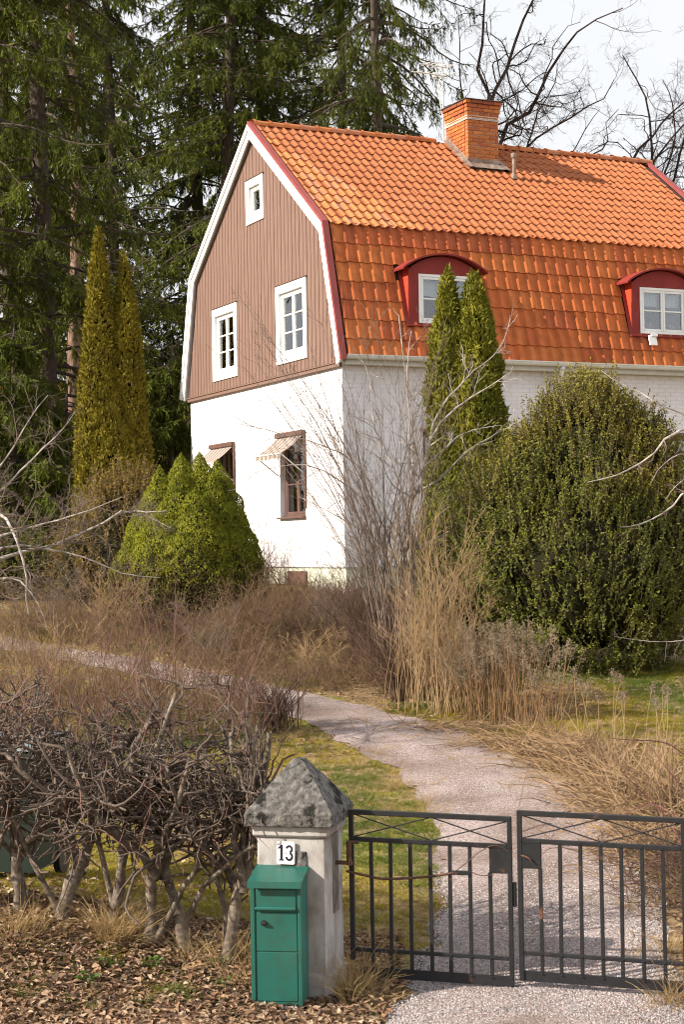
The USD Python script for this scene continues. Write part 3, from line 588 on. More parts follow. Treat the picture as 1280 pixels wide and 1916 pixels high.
# upper slope: the nearest tiles as pieces, the rest joined
orgu, du, nu, Lu = slope_frame(B0, R0_); rowsu = 14; CWU = 0.1815; rhu = (Lu + 0.02) / rowsu
tvu, tfu = pantile(CWU, rhu + 0.05, 0.030, 0.018)
CH = (4.235, 4.95, 2.906, 3.80)             # chimney footprint x0 x1 y0 y1
rest = MB(); quota = 300 - ntile
todo = [(c, r) for r in range(rowsu) for c in range(int((LEN + 0.04) / CWU))]
todo.sort(key=lambda q: q[0] * 1.0 + q[1] * 0.8)
for c, r in todo:
    x0, s0 = c * CWU - 0.005, r * rhu - 0.05
    p = orgu + du * (s0 + rhu / 2)
    if CH[0] - 0.12 < x0 + CWU / 2 < CH[1] + 0.10 and p[1] > CH[2] - 0.10: continue
    v = lay(tvu + rngt.normal(size=3) * [0.002, 0.006, 0.002], orgu, du, nu, x0, s0)
    if quota > 0: obj('roof_tile', (v, tfu), M_tile_up[int(rngt.choice([0, 0, 1, 2, 3]))], roof, smooth=50); quota -= 1
    else: rest.add(v, tfu)
obj('upper_roof_tiles', rest.get(), M_tiles_up, roof, smooth=50, kind='stuff', label='lighter orange tiles of the upper slope')
for (P, Q) in ((mir(A0), mir(B0)), (mir(B0), R0_)):   # far slopes, never seen from here: corrugated sheets of the same tiles
    o2, d2, n2, L2 = slope_frame(P, Q)
    n2 = -n2 if n2[2] < 0 else n2
    obj('far_slope_tiles', lay_ := (np.vstack([o2 + np.array([-0.005, 0, 0]) + n2 * 0.03, o2 + np.array([LEN, 0, 0]) + n2 * 0.03, o2 + np.array([LEN, 0, 0]) + d2 * L2 + n2 * 0.03, o2 + d2 * L2 + n2 * 0.03]), np.array([[0, 1, 2, 3]])), M_tiles_up, roof)
for k in range(28):
    x0 = -0.06 + k * 0.33
    if CH[0] - 0.3 < x0 + 0.15 < CH[1] + 0.1: continue
    a_ = np.linspace(-0.15 * np.pi, 1.15 * np.pi, 9); rr = 0.095
    e0 = np.c_[np.full(9, x0), W2 + (rr + 0.012) * np.cos(a_), R0_[1] + 0.035 + (rr + 0.012) * np.sin(a_) * 0.8]
    e1 = np.c_[np.full(9, x0 + 0.05), W2 + (rr + 0.012) * np.cos(a_), R0_[1] + 0.035 + (rr + 0.012) * np.sin(a_) * 0.8]
    e2 = np.c_[np.full(9, x0 + 0.052), W2 + rr * np.cos(a_), R0_[1] + 0.03 + rr * np.sin(a_) * 0.8]
    e3 = np.c_[np.full(9, x0 + 0.37), W2 + rr * 0.9 * np.cos(a_), R0_[1] + 0.025 + rr * 0.9 * np.sin(a_) * 0.8]
    v = np.vstack([e0, e1, e2, e3]); i = np.arange(8); f = np.vstack([np.stack([q * 9 + i, q * 9 + i + 1, (q + 1) * 9 + i + 1, (q + 1) * 9 + i], 1) for q in range(3)])
    obj('ridge_tile', (v, f), M_tile_up[int(rngt.integers(0, 3))], roof, smooth=50)
barge_o = [A0 + [-0.03, -0.06], B0 + [-0.02, 0.02], R0_ + [0, 0.03]]
for side in (0, 1):
    for xs, paint in ((0, M_white), (1, M_verge)):
        X0 = -OV if xs == 0 else LEN + OV
        sg = 1 if xs == 0 else -1
        o, i_ = [np.array(q, float) for q in barge_o], None
        i_ = offset_chain(o, -0.235); i2 = offset_chain(o, -0.10); o2 = offset_chain(o, 0.035); i3 = offset_chain(o, -0.02)
        fl = (lambda q: q) if side == 0 else mir
        for k in range(2):
            def plate(p, q, x0, x1): 
                g_ = Polygon([fl(p[k]), fl(p[k + 1]), fl(q[k + 1]), fl(q[k])]); return gable_plate(g_ if g_.exterior.is_ccw else Polygon(list(g_.exterior.coords)[::-1]), min(x0, x1), max(x0, x1))
            obj('bargeboard', plate(o, i_, X0, X0 + sg * 0.03), paint, roof)
            if xs == 0: obj('barge_moulding', plate(o, i2, X0 - 0.025, X0 - 0.001), paint, roof)
            obj('verge_flashing', plate(*((o2, i3, X0 - sg * 0.030) if side == 0 else (offset_chain(o, 0.004), i3, X0 + sg * 0.032)), X0 + sg * 0.085), M_verge, roof, label='faded red sheet metal verge')
            if xs == 0: obj('soffit', plate(offset_chain(o, -0.12), offset_chain(o, -0.14), X0 + 0.031, 0.0), M_white, roof)
# gutter, fascia, downpipe
gv = MB(); a_ = np.linspace(np.pi, 2 * np.pi, 9); yc, zc = A0[0] - 0.055, EV + 0.125
for rr, flip in ((0.068, 0), (0.060, 1)):
    s0 = np.c_[np.full(9, -0.05), yc + rr * np.cos(a_), zc + rr * np.sin(a_)]; s1 = s0 + [LEN + 0.12, 0, 0]
    i = np.arange(8); f = np.stack([i, i + 1, i + 10, i + 9], 1); gv.add(np.vstack([s0, s1]), f[:, ::-1] if flip else f)
gv.mesh(bbox([-0.05, yc - 0.074, zc - 0.006], [LEN + 0.07, yc - 0.058, zc + 0.012]))
for x in np.arange(0.4, LEN, 0.62): gv.mesh(bbox([x, yc - 0.076, zc - 0.01], [x + 0.025, yc + 0.06, zc + 0.014]))
obj('gutter', gv.get(), M_grey_metal, house, smooth=40)
obj('fascia', MB().box([-0.02, -0.20, EV - 0.02], [LEN + 0.02, -0.16, EV + 0.11], 0.006).box([-0.02, -0.16, EV - 0.015], [LEN + 0.02, -0.013, EV + 0.015]).get(), M_grey_metal, house)
obj('downpipe', tube(smooth_line([[4.30, yc, zc - 0.06], [4.30, yc, EV - 0.02], [4.285, yc + 0.07, EV - 0.12], [4.26, -0.08, EV - 0.24], [4.255, -0.07, EV - 0.4], [4.255, -0.07, 0.2]], 22), 0.042, 12), M_pipe_white, house, smooth=40)

# dormers with arched sheet roofs
def mans_y(z): return A0[0] + (z - A0[1]) * (B0[0] - A0[0]) / (B0[1] - A0[1])
for cx, lab in DORM:
    zs, ze, zt, hw_ = EV + 0.72, EV + 1.69, EV + 1.95, 0.70
    arch = lambda hw, z0, z1, k=17: np.c_[np.linspace(-hw, hw, k), z0 + (z1 - z0) * (1 - (np.linspace(-1, 1, k)) ** 2) ** 0.9]
    top = arch(hw_, ze, zt)
    yf = -0.10
    ww, wh = 1.05, 0.87; wx0 = cx - 0.505 if lab == 'left' else cx - 0.52
    front = Polygon(np.vstack([[(cx - hw_, zs)], [(cx + hw_, zs)], (top + [cx, 0])[::-1]])).difference(sbox(wx0, zs + 0.035, wx0 + ww, zs + 0.035 + wh))
    m = MB().mesh(side_plate(front, yf, yf + 0.03))
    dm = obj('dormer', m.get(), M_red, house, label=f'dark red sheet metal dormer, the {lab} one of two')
    for s_ in (-1, 1):
        x_ = cx + s_ * hw_; n_ = 6; zz = np.linspace(zs, ze + 0.05, n_)
        v = np.vstack([np.c_[np.full(n_, x_), np.full(n_, yf), zz], np.c_[np.full(n_, x_ - s_ * 0.0), mans_y(zz) + 0.12, zz]])
        v = np.vstack([v, v - [s_ * 0.02, 0, 0]]); i = np.arange(n_ - 1); f = np.stack([i, i + 1, i + 1 + n_, i + n_], 1); obj('cheek', (v, np.vstack([f, f[:, ::-1] + 2 * n_])), M_red_sunlit, dm, label='red dormer cheek with sunlight painted into its colour')
        zz = np.linspace(zs - 0.02, ze + 0.02, 6); fl_ = MB()
        xo = lambda z, e: cx + s_ * (hw_ + e)
        n3 = nvec
        inn = np.c_[np.full(6, x_), mans_y(zz), zz] + n3 * 0.055; outr = np.c_[np.full(6, x_ + s_ * (0.085)), mans_y(zz), zz] + n3 * 0.062
        i = np.arange(5); f = np.stack([i, i + 1, i + 7, i + 6], 1); obj('side_flashing', (np.vstack([inn, outr]), f if s_ > 0 else f[:, ::-1]), M_red, dm)
    ro = arch(hw_ + 0.16, ze + 0.015, zt + 0.045, 25); ri = arch(hw_ + 0.15, ze - 0.015, zt + 0.015, 25); k = 25
    y_back = np.array([mans_y(z) + 0.10 for z in ro[:, 1]])
    V = np.vstack([np.c_[cx + ro[:, 0], np.full(k, yf - 0.11), ro[:, 1]], np.c_[cx + ro[:, 0], y_back, ro[:, 1] + 0.01], np.c_[cx + ri[:, 0], np.full(k, yf - 0.11), ri[:, 1]], np.c_[cx + ri[:, 0], y_back, ri[:, 1]]])
    i = np.arange(k - 1); f = lambda p, q: np.stack([p * k + i, p * k + i + 1, q * k + i + 1, q * k + i], 1)
    F = np.vstack([f(0, 1), f(2, 0), f(3, 2), [[0, k, 3 * k, 2 * k]], [[k - 1, 3 * k - 1, 4 * k - 1, 2 * k - 1]]])
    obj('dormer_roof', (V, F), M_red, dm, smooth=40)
    obj('dormer_sill', MB().box([cx - hw_ - 0.06, yf - 0.05, zs - 0.03], [cx + hw_ + 0.06, yf + 0.10, zs], 0.006).get(), M_red, dm)
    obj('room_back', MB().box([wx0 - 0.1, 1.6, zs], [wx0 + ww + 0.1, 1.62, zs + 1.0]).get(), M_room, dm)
    if lab == 'right': window(side_at(wx0, zs + 0.035, yf), ww, wh, 2, 2, M_white, dm, casing=0.0, curtain=[(0.03, 0.49, 0.60, 0.97, 8), (0.51, 0.97, 0.60, 0.97, 8)], flowers=True, sill=False, top=0.50)
    else: window(side_at(wx0, zs + 0.035, yf), ww, wh, 2, 2, M_white, dm, casing=0.0, curtain=[(0.03, 0.49, 0.55, 0.97, 1), (0.51, 0.97, 0.55, 0.97, 1)], sill=False, top=0.50)
obj('roof_step', MB().mesh(trimesh.Trimesh(lay(bbox([0, 0, 0.06], [0.17, 0.20, 0.09], 0.004).vertices, org, dvec, nvec, 6.29, 0.415), bbox([0, 0, 0.06], [0.17, 0.20, 0.09], 0.004).faces)).mesh(trimesh.Trimesh(lay(bbox([0.05, 0.17, 0.085], [0.19, 0.215, 0.12], 0.004).vertices, org, dvec, nvec, 6.29, 0.415), bbox([0.05, 0.17, 0.085], [0.19, 0.215, 0.12], 0.004).faces)).get(), M_pipe_white, house, label='white metal plate below the right dormer')

# chimney of single bricks
x0, x1, y0, y1 = CH
zb, zt = EV + 4.05, EV + 5.71
rf_z = lambda y: B0[1] + (y - B0[0]) * (R0_[1] - B0[1]) / (R0_[0] - B0[0])
core = MB().box([x0 + 0.02, y0 + 0.02, zb], [x1 - 0.02, y1 - 0.02, zt - 0.01]).box([x0 - 0.0, y0 - 0.0, EV + 5.38], [x1 + 0.0, y1 + 0.0, zt - 0.02])
chim = obj('chimney', core.get(), M_chmortar, roof, label='orange brick chimney with stepped top')
z = EV + 4.34; k = 0; rc = np.random.default_rng(8)
while z < zt - 0.05:
    over = 0.0
    if z > EV + 5.34: over = 0.012
    if z > EV + 5.42: over = 0.035
    if z > EV + 5.56: over = 0.065
    X0, X1, Y0, Y1 = x0 - over, x1 + over, y0 - over, y1 + over
    def row(lo, hi, shift):
        cuts = [lo] + [c for c in np.arange(lo + (0.128 if shift else 0.255), hi - 0.05, 0.255)] + [hi]; return list(zip(cuts[:-1], cuts[1:]))
    g_ = 0.0065
    bricks = [([p + g_, Y0, z], [q - g_, Y0 + 0.11, z + 0.065]) for p, q in row(X0, X1, k % 2)] + [([p + g_, Y1 - 0.11, z], [q - g_, Y1, z + 0.065]) for p, q in row(X0, X1, k % 2)]
    side = row(Y0 + 0.11 + 0.004, Y1 - 0.11 - 0.004, (k + 1) % 2)
    bricks += [([X0, p + g_, z], [X0 + 0.11, q - g_, z + 0.065]) for p, q in side] + [([X1 - 0.11, p + g_, z], [X1, q - g_, z + 0.065]) for p, q in side]
    for lo, hi in bricks:
        if hi[2] < rf_z(max(lo[1], y0)) - 0.1: continue
        mt = M_chbrick[3] if z > EV + 5.60 and rc.random() < 0.75 else M_chbrick[int(rc.choice([0, 0, 0, 1, 1, 2]))]
        jit = rc.normal(size=3) * 0.0015
        obj('brick', bbox(np.array(lo) + jit, np.array(hi) + jit, 0.005), mt, chim)
    z += 0.0755; k += 1
obj('chimney_cap', MB().box([x0 - 0.085, y0 - 0.085, z - 0.006], [x1 + 0.085, y1 + 0.085, z + 0.012], 0.004).get(), M_soot, chim)
zw = EV + 5.315
for dz in (0.0, 0.022): obj('cable_band', MB().add(*tube([[x0 - 0.012, y0 - 0.012, zw + dz], [x1 + 0.012, y0 - 0.012, zw + dz], [x1 + 0.012, y1 + 0.012, zw + dz], [x0 - 0.012, y1 + 0.012, zw + dz], [x0 - 0.012, y0 - 0.012, zw + dz]], 0.008, 6)).get(), M_grey_metal, chim)
fl = MB()
pts = [(x0 - 0.11, y0 - 0.13), (x0 - 0.11, R0_[0])]
def on_slope(x, y, d): return np.array([x, y, rf_z(y)]) + nu * d
def slope_strip(xa, xb, ya, yb, d0, d1): 
    q = [on_slope(xa, ya, d0), on_slope(xb, ya, d1), on_slope(xb, yb, d1), on_slope(xa, yb, d0)]; return np.array(q), np.array([[0, 1, 2, 3]])
fl.add(*slope_strip(x0 - 0.13, x0 - 0.0, y0 - 0.16, W2, 0.075, 0.10)); fl.add(*slope_strip(x1 + 0.0, x1 + 0.13, y0 - 0.16, W2, 0.10, 0.075)); fl.add(*slope_strip(x0 - 0.13, x1 + 0.13, y0 - 0.17, y0 - 0.001, 0.085, 0.085))
fl.mesh(bbox([x0 - 0.012, y0 - 0.012, rf_z(y0) - 0.02], [x1 + 0.012, y0 + 0.003, rf_z(y0) + 0.16]))
for xx in (x0 - 0.012, x1 + 0.002):
    pp = Polygon([(y0, rf_z(y0) + 0.0), (W2, rf_z(W2)), (W2, rf_z(W2) + 0.16), (y0, rf_z(y0) + 0.16)]); fl.mesh(gable_plate(pp, xx, xx + 0.010))
obj('chimney_flashing', fl.get(), M_lead, chim)
vx, vy = 5.06, 2.52; vz = rf_z(vy)
obj('vent_pipe', MB().add(*tube([[vx, vy, vz - 0.05], [vx, vy, vz + 0.50]], 0.038, 12)).add(*tube([[vx, vy, vz + 0.44], [vx, vy, vz + 0.53]], 0.055, 12)).add(*tube([[vx, vy, vz + 0.01], [vx, vy, vz + 0.13]], [0.075, 0.045], 12)).get(), M_lead, roof, smooth=40)

def h2w(p):
    p = np.asarray(p, float); c, s_ = math.cos(TH), math.sin(TH)
    return np.array([HC[0] + c * p[0] - s_ * p[1], HC[1] + s_ * p[0] + c * p[1], HC[2] + p[2]])
# TV aerial on the far corner of the chimney
am = h2w([x0 - 0.03, y1 + 0.03, EV + 5.0])
ant = thing('tv_antenna', 'spindly grey television aerial standing behind the left side of the chimney', 'antenna', am)
obj('mast', tube([[0, 0, -0.05], [0, 0, 1.66]], 0.019, 8), M_grey_metal, ant, smooth=40)
obj('stay', tube([[-0.02, 0.0, 0.55], [-0.13, 0.02, 1.45]], 0.012, 6), M_grey_metal, ant)
ba = np.array([-0.86, -0.5, 0]); pe = np.array([0.5, -0.86, 0])
for zz, n_, l0, wd in ((1.58, 5, 0.55, 0.16), (1.40, 9, 0.75, 0.11)):
    obj('boom', tube([ba * -0.12 + [0, 0, zz], ba * l0 + [0, 0, zz]], 0.012, 6), M_grey_metal, ant)
    for q in range(n_):
        c_ = ba * (-0.08 + (l0 + 0.05) * q / n_) + [0, 0, zz + 0.012]; w_ = wd * (1.3 - 0.5 * q / n_)
        obj('element', tube([c_ - pe * w_, c_ + pe * w_], 0.007, 5), M_grey_metal, ant)
for s_ in (-1, 1): obj('reflector', tube([ba * -0.1 + pe * -0.3 + [0, 0, 1.49 + s_ * 0.08], ba * -0.1 + pe * 0.3 + [0, 0, 1.49 + s_ * 0.08]], 0.008, 5), M_grey_metal, ant)
obj('junction_box', bbox([-0.20, -0.06, 1.36], [-0.12, 0.0, 1.46], 0.006), M_pipe_white, ant)

# ------------------------------------------------------------------ gate pillar, number plate, mailbox, gates
YAW = math.radians(-13.0)
pp_ = at(546, 1700, 10.42)
pillar = thing('gate_pillar', 'square concrete gate pillar with lichened pyramid cap behind the green mailbox', 'pillar', (pp_[0] + 0.052, 10.58, 0.0), -13.0)
PW = 0.215
rp = np.random.default_rng(21)
def rough_box(lo, hi, step=0.03, amp=0.004, seed=0, bev=0.012):
    m = bbox(lo, hi, bev); v, f = trimesh.remesh.subdivide_to_size(m.vertices, m.faces, step * 1.6); mm = trimesh.Trimesh(v, f, process=True); mm.merge_vertices()
    n = mm.vertex_normals; v = mm.vertices + n * ((meshkit.fbm(mm.vertices * 14, 3, seed) - 0.5) * 2 * amp)[:, None]; return trimesh.Trimesh(v, mm.faces, process=False)
obj('base', rough_box([-0.235, -0.235, -0.15], [0.235, 0.235, 0.20], 0.03, 0.022, 4, 0.04), M_conc, pillar, smooth=60)
sh = rough_box([-PW, -PW, 0.1], [PW, PW, 0.99], 0.03, 0.004, 5, 0.014)
obj('shaft', sh, M_conc, pillar, smooth=40)
obj('collar', rough_box([-PW - 0.022, -PW - 0.022, 0.985], [PW + 0.022, PW + 0.022, 1.055], 0.03, 0.004, 6), M_conc, pillar, smooth=40)
q_ = 0.272
cb = trimesh.convex.convex_hull(np.array([[sx * q_, sy * q_, z] for sx in (-1, 1) for sy in (-1, 1) for z in (1.055, 1.125)] + [[sx * (q_ - 0.015), sy * (q_ - 0.015), 1.15] for sx in (-1, 1) for sy in (-1, 1)] + [[sx * 0.035, sy * 0.035, 1.425] for sx in (-1, 1) for sy in (-1, 1)] + [[0, 0, 1.437]]))
v, f = trimesh.remesh.subdivide_to_size(cb.vertices, cb.faces, 0.025); cm = trimesh.Trimesh(v, f, process=True); cm.merge_vertices()
cv = cm.vertices + cm.vertex_normals * ((meshkit.fbm(cm.vertices * 9, 4, 7) - 0.5) * 0.008 + (meshkit.fbm(cm.vertices * 38, 2, 8) - 0.5) * 0.010)[:, None]
obj('cap', (cv, cm.faces), M_cap, pillar, smooth=60, label='weathered grey pyramid cap blackened with lichen')
obj('letter_slot_plate', MB().add(*rough_box([-0.055, -PW - 0.008, 0.70], [0.095, -PW + 0.01, 0.90], 0.03, 0.003, 9, 0.004).vertices.__class__ and (lambda q: (q.vertices, q.faces))(rough_box([-0.055, -PW - 0.008, 0.70], [0.095, -PW + 0.01, 0.90], 0.03, 0.003, 9, 0.004))).get(), M_cap, pillar, label='dark metal plate of an old letter slot below the number')
obj('recess_panel', rough_box([PW - 0.004, -0.06, 0.50], [PW + 0.007, 0.08, 0.98], 0.03, 0.003, 12, 0.004), surf('dark_concrete', [(0.3, (0.07, 0.058, 0.052)), (0.7, (0.22, 0.19, 0.17))], 11.0, 6.0, 0.9, 0.5, 70.0), pillar)  # panel of a darker concrete tone than the shaft
obj('hinge_pin', MB().add(*tube([[PW - 0.02, 0.0, 0.80], [PW + 0.11, 0.0, 0.80]], 0.013, 8)).add(*tube([[PW + 0.09, 0.0, 0.785], [PW + 0.09, 0.0, 0.93]], 0.016, 8)).add(*tube([[PW + 0.08, 0, 0.925], [PW + 0.15, 0, 0.925]], 0.011, 8)).get(), M_ironrust, pillar, smooth=40)
def loc(yaw, o): 
    c, s_ = math.cos(yaw), math.sin(yaw); return lambda p: np.array([o[0] + c * p[0] - s_ * p[1], o[1] + s_ * p[0] + c * p[1], o[2] + p[2]])
pl_w = loc(YAW, (pp_[0] + 0.052, 10.58, 0.0))
num = thing('house_number', 'small white enamel plate reading 13 on the front of the pillar', 'sign', pl_w([-0.03, -PW - 0.012, 0.892]), -13.0)
NW, NH = 0.112, 0.135
def rrect(w, h, r): return sbox(-w / 2 + r, -h / 2 + r, w / 2 - r, h / 2 - r).buffer(r, quad_segs=4)
def facing(poly, d0, d1):
    m = extrude(poly, d1 - d0); v = m.vertices; m.vertices = np.c_[v[:, 0], -(v[:, 2] + d0), v[:, 1]]; return m
tilt = lambda g_: affinity.translate(affinity.rotate(g_, -1.5, origin=(0, 0)), 0, 0.0)
obj('plate', facing(tilt(rrect(NW, NH, 0.010)), 0.0, 0.006), M_enamel, num)
def stroke(pts, w): return LineString(pts).buffer(w / 2, cap_style='flat', join_style='round')
one = shapely.union_all([stroke([(-0.026, 0.047), (-0.026, -0.040)], 0.015), Polygon([(-0.0335, 0.047), (-0.0335, 0.028), (-0.047, 0.022), (-0.047, 0.030), (-0.036, 0.040)]), sbox(-0.041, -0.047, -0.011, -0.039)])
an1 = np.radians(np.linspace(170, -80, 16)); an2 = np.radians(np.linspace(80, -170, 18))
thr = shapely.union_all([stroke([(0.022 + 0.0165 * math.cos(q), 0.0235 + 0.0175 * math.sin(q)) for q in an1], 0.0125), stroke([(0.022 + 0.018 * math.cos(q), -0.0205 + 0.0205 * math.sin(q)) for q in an2], 0.013)])
obj('digit_one', facing(tilt(one), 0.0062, 0.0072), M_ink, num); obj('digit_three', facing(tilt(thr), 0.0062, 0.0072), M_ink, num)
for yy in (0.0, ): obj('screw', facing(Point(-0.001, yy).buffer(0.003), 0.0062, 0.0085), M_ironrust, num)

mb_o = at(519, 1887, 10.11)
box_ = thing('mailbox', 'tall green metal parcel mailbox standing in front of the concrete pillar', 'mailbox', (mb_o[0], 10.16, 0.02), -9.0)
bw, bh, bd = 0.149, 0.74, 0.26
obj('body', MB().box([-bw, 0.0, 0.02], [bw, bd, bh], 0.008).get(), M_green, box_, smooth=40)
lidp = Polygon([(-0.045, bh - 0.012), (bd + 0.01, bh + 0.045), (bd + 0.01, bh + 0.062), (-0.048, bh + 0.008), (-0.05, bh - 0.03), (-0.045, bh - 0.03)])
lm = extrude(lidp, 2 * (bw + 0.012)); v = lm.vertices; lm.vertices = np.c_[v[:, 2] - bw - 0.012, v[:, 0], v[:, 1]]
obj('lid', lm, M_green, box_)
obj('lid_gable', MB().box([-bw + 0.004, 0.004, bh - 0.01], [bw - 0.004, bd - 0.004, bh + 0.012]).get(), M_green, box_)
obj('letter_flap', MB().box([-bw + 0.028, -0.006, bh - 0.155], [bw - 0.03, 0.0, bh - 0.045], 0.004).box([-bw + 0.025, -0.028, bh - 0.165], [bw - 0.027, 0.0, bh - 0.145], 0.006).get(), M_green, box_, smooth=40)
obj('upper_door', MB().box([-bw + 0.028, -0.005, 0.335], [bw - 0.026, 0.0, bh - 0.178], 0.003).get(), M_green, box_)
obj('lower_door', MB().box([-bw + 0.028, -0.005, 0.045], [bw - 0.026, 0.0, 0.328], 0.003).get(), M_green, box_)
obj('corner_trim', MB().box([bw - 0.02, -0.012, 0.02], [bw + 0.003, 0.0, bh - 0.02], 0.003).get(), M_green, box_); obj('corner_trim', MB().box([-bw - 0.003, -0.012, 0.02], [-bw + 0.022, 0.0, bh - 0.02], 0.003).get(), M_green, box_)
obj('lock', MB().add(*tube([[-bw + 0.075, 0.0, 0.50], [-bw + 0.075, -0.018, 0.50]], 0.017, 12)).mesh(bbox([-bw + 0.062, -0.03, 0.493], [-bw + 0.092, -0.016, 0.508], 0.004)).get(), M_black, box_)
obj('foot_slab', rough_box([-bw + 0.01, -0.01, -0.05], [bw - 0.01, bd, 0.016], 0.05, 0.004, 3), M_conc, box_)

def gate(name, label, o, yaw, W, zl, zr, plate_left, extra):
    """leaf from its left stile (x = 0) to its right stile (x = W); heights follow the sag zl -> zr"""
    g_ = thing(name, label, 'gate', o, math.degrees(yaw))
    H = lambda x, z: np.array([x, 0.0, z + zl + (zr - zl) * x / W])
    top_, mid_, low_, bot = 1.0, 0.835, 0.165, 0.03
    st = 0.030
    obj('stile', bar(H(0, 0.10 if plate_left is False else 0.0), H(0, top_), st, st, (0, 1, 0)), M_iron, g_); obj('stile', bar(H(W, 0.0), H(W, top_), 0.028, st, (0, 1, 0)), M_iron, g_)
    obj('top_rail', bar(H(-0.015, top_), H(W + 0.014, top_), 0.031, 0.031), M_iron, g_); obj('middle_rail', bar(H(0.015, mid_), H(W - 0.014, mid_), 0.028, 0.028), M_iron, g_)
    obj('lower_rail', bar(H(0.015, low_), H(W - 0.014, low_), 0.022, 0.024), M_iron, g_)
    obj('kick_board', MB().mesh(bar(H(0.06 if plate_left is False else 0.0, bot), H(W + 0.014, bot), 0.012, 0.062)).get(), M_iron, g_)
    for k in range(1, 9 if False else 8):
        x = W * k / 8.0; z1 = mid_ - 0.012
        if (plate_left and k == 1) or (not plate_left and k == 7): z1 = mid_ - 0.16
        wob = 0.004 * math.sin(k * 2.1)
        obj('bar', bar(H(x + wob, 0.06), H(x, z1), 0.023, 0.018, (0, 1, 0)), M_iron, g_)
    for k in range(2):
        xa, xb = W * k / 2 + 0.014, W * (k + 1) / 2 - (0.0 if k == 0 else 0.014)
        obj('brace', bar(H(xa, mid_ + 0.014), H(xb, top_ - 0.015), 0.007, 0.010, (0, 1, 0)) if True else None, M_iron, g_)
        m_ = bar(H(xa, top_ - 0.015), H(xb, mid_ + 0.014), 0.007, 0.010, (0, 1, 0)); m_.apply_translation([0, 0.010, 0]); obj('brace', m_, M_iron, g_)
    px = 0.008 if plate_left else W - 0.125
    c0 = H(px, 0); obj('lock_plate', bbox([px, -0.012, c0[2] + mid_ - 0.165], [px + 0.122, 0.010, c0[2] + mid_ - 0.012], 0.004), M_iron, g_)
    rv = MB()
    for k in range(0, 9):
        for z_ in (low_, bot + 0.02, mid_):
            s_ = trimesh.creation.icosphere(1, 0.0055); s_.apply_translation(H(W * k / 8, z_) + [0, -0.014, 0]); rv.mesh(s_)
    obj('rivets', rv.get(), M_iron, g_, kind='stuff')
    if extra == 'left':
        obj('latch_plate', bbox([W + 0.012, -0.008, H(W, 0)[2] + 0.475], [W + 0.038, 0.008, H(W, 0)[2] + 0.625], 0.010), M_iron, g_)
        obj('stay_rod', tube(smooth_line([[-0.03, -0.03, 0.735], [0.08, -0.02, 0.71], [0.2, -0.018, 0.69], [0.38, -0.018, 0.70], [0.63, -0.018, 0.735]], 16), 0.0085, 6), M_ironrust, g_, smooth=40)
        obj('rod_clamp', bbox([0.615, -0.02, 0.722], [0.74, 0.006, 0.748], 0.004), M_iron, g_)
        wr = MB().add(*tube(smooth_line([[0.64, -0.02, 0.745], [0.70, -0.02, 0.79], [0.80, -0.015, 0.87], [0.88, -0.018, 0.905], [0.97, -0.012, 0.865]], 14), 0.003, 5)).add(*tube(smooth_line([[0.74, -0.02, 0.745], [0.80, -0.02, 0.725], [0.875, -0.015, 0.73]], 8), 0.003, 5))
        obj('tie_wire', wr.get(), M_ironrust, g_)
    else:
        obj('latch_handle', tube(smooth_line([[0.012, -0.03, 0.80 + zl - 0.05], [0.05, -0.035, 0.79 + zl - 0.05], [0.075, -0.03, 0.765 + zl - 0.05]], 6), 0.006, 6), M_ironrust, g_)
    return g_
gate('iron_gate', 'left black iron gate leaf hinged on the concrete pillar with a bent rusty stay rod', (0.025, 10.62, 0.0), math.radians(-12.0), 0.972, 0.092, 0.062, False, 'left')
gate('iron_gate', 'right black iron gate leaf with rusty top rail and no stay rod', (1.036, 10.41, 0.0), math.radians(-15.5), 0.968, 0.100, 0.078, True, 'right')

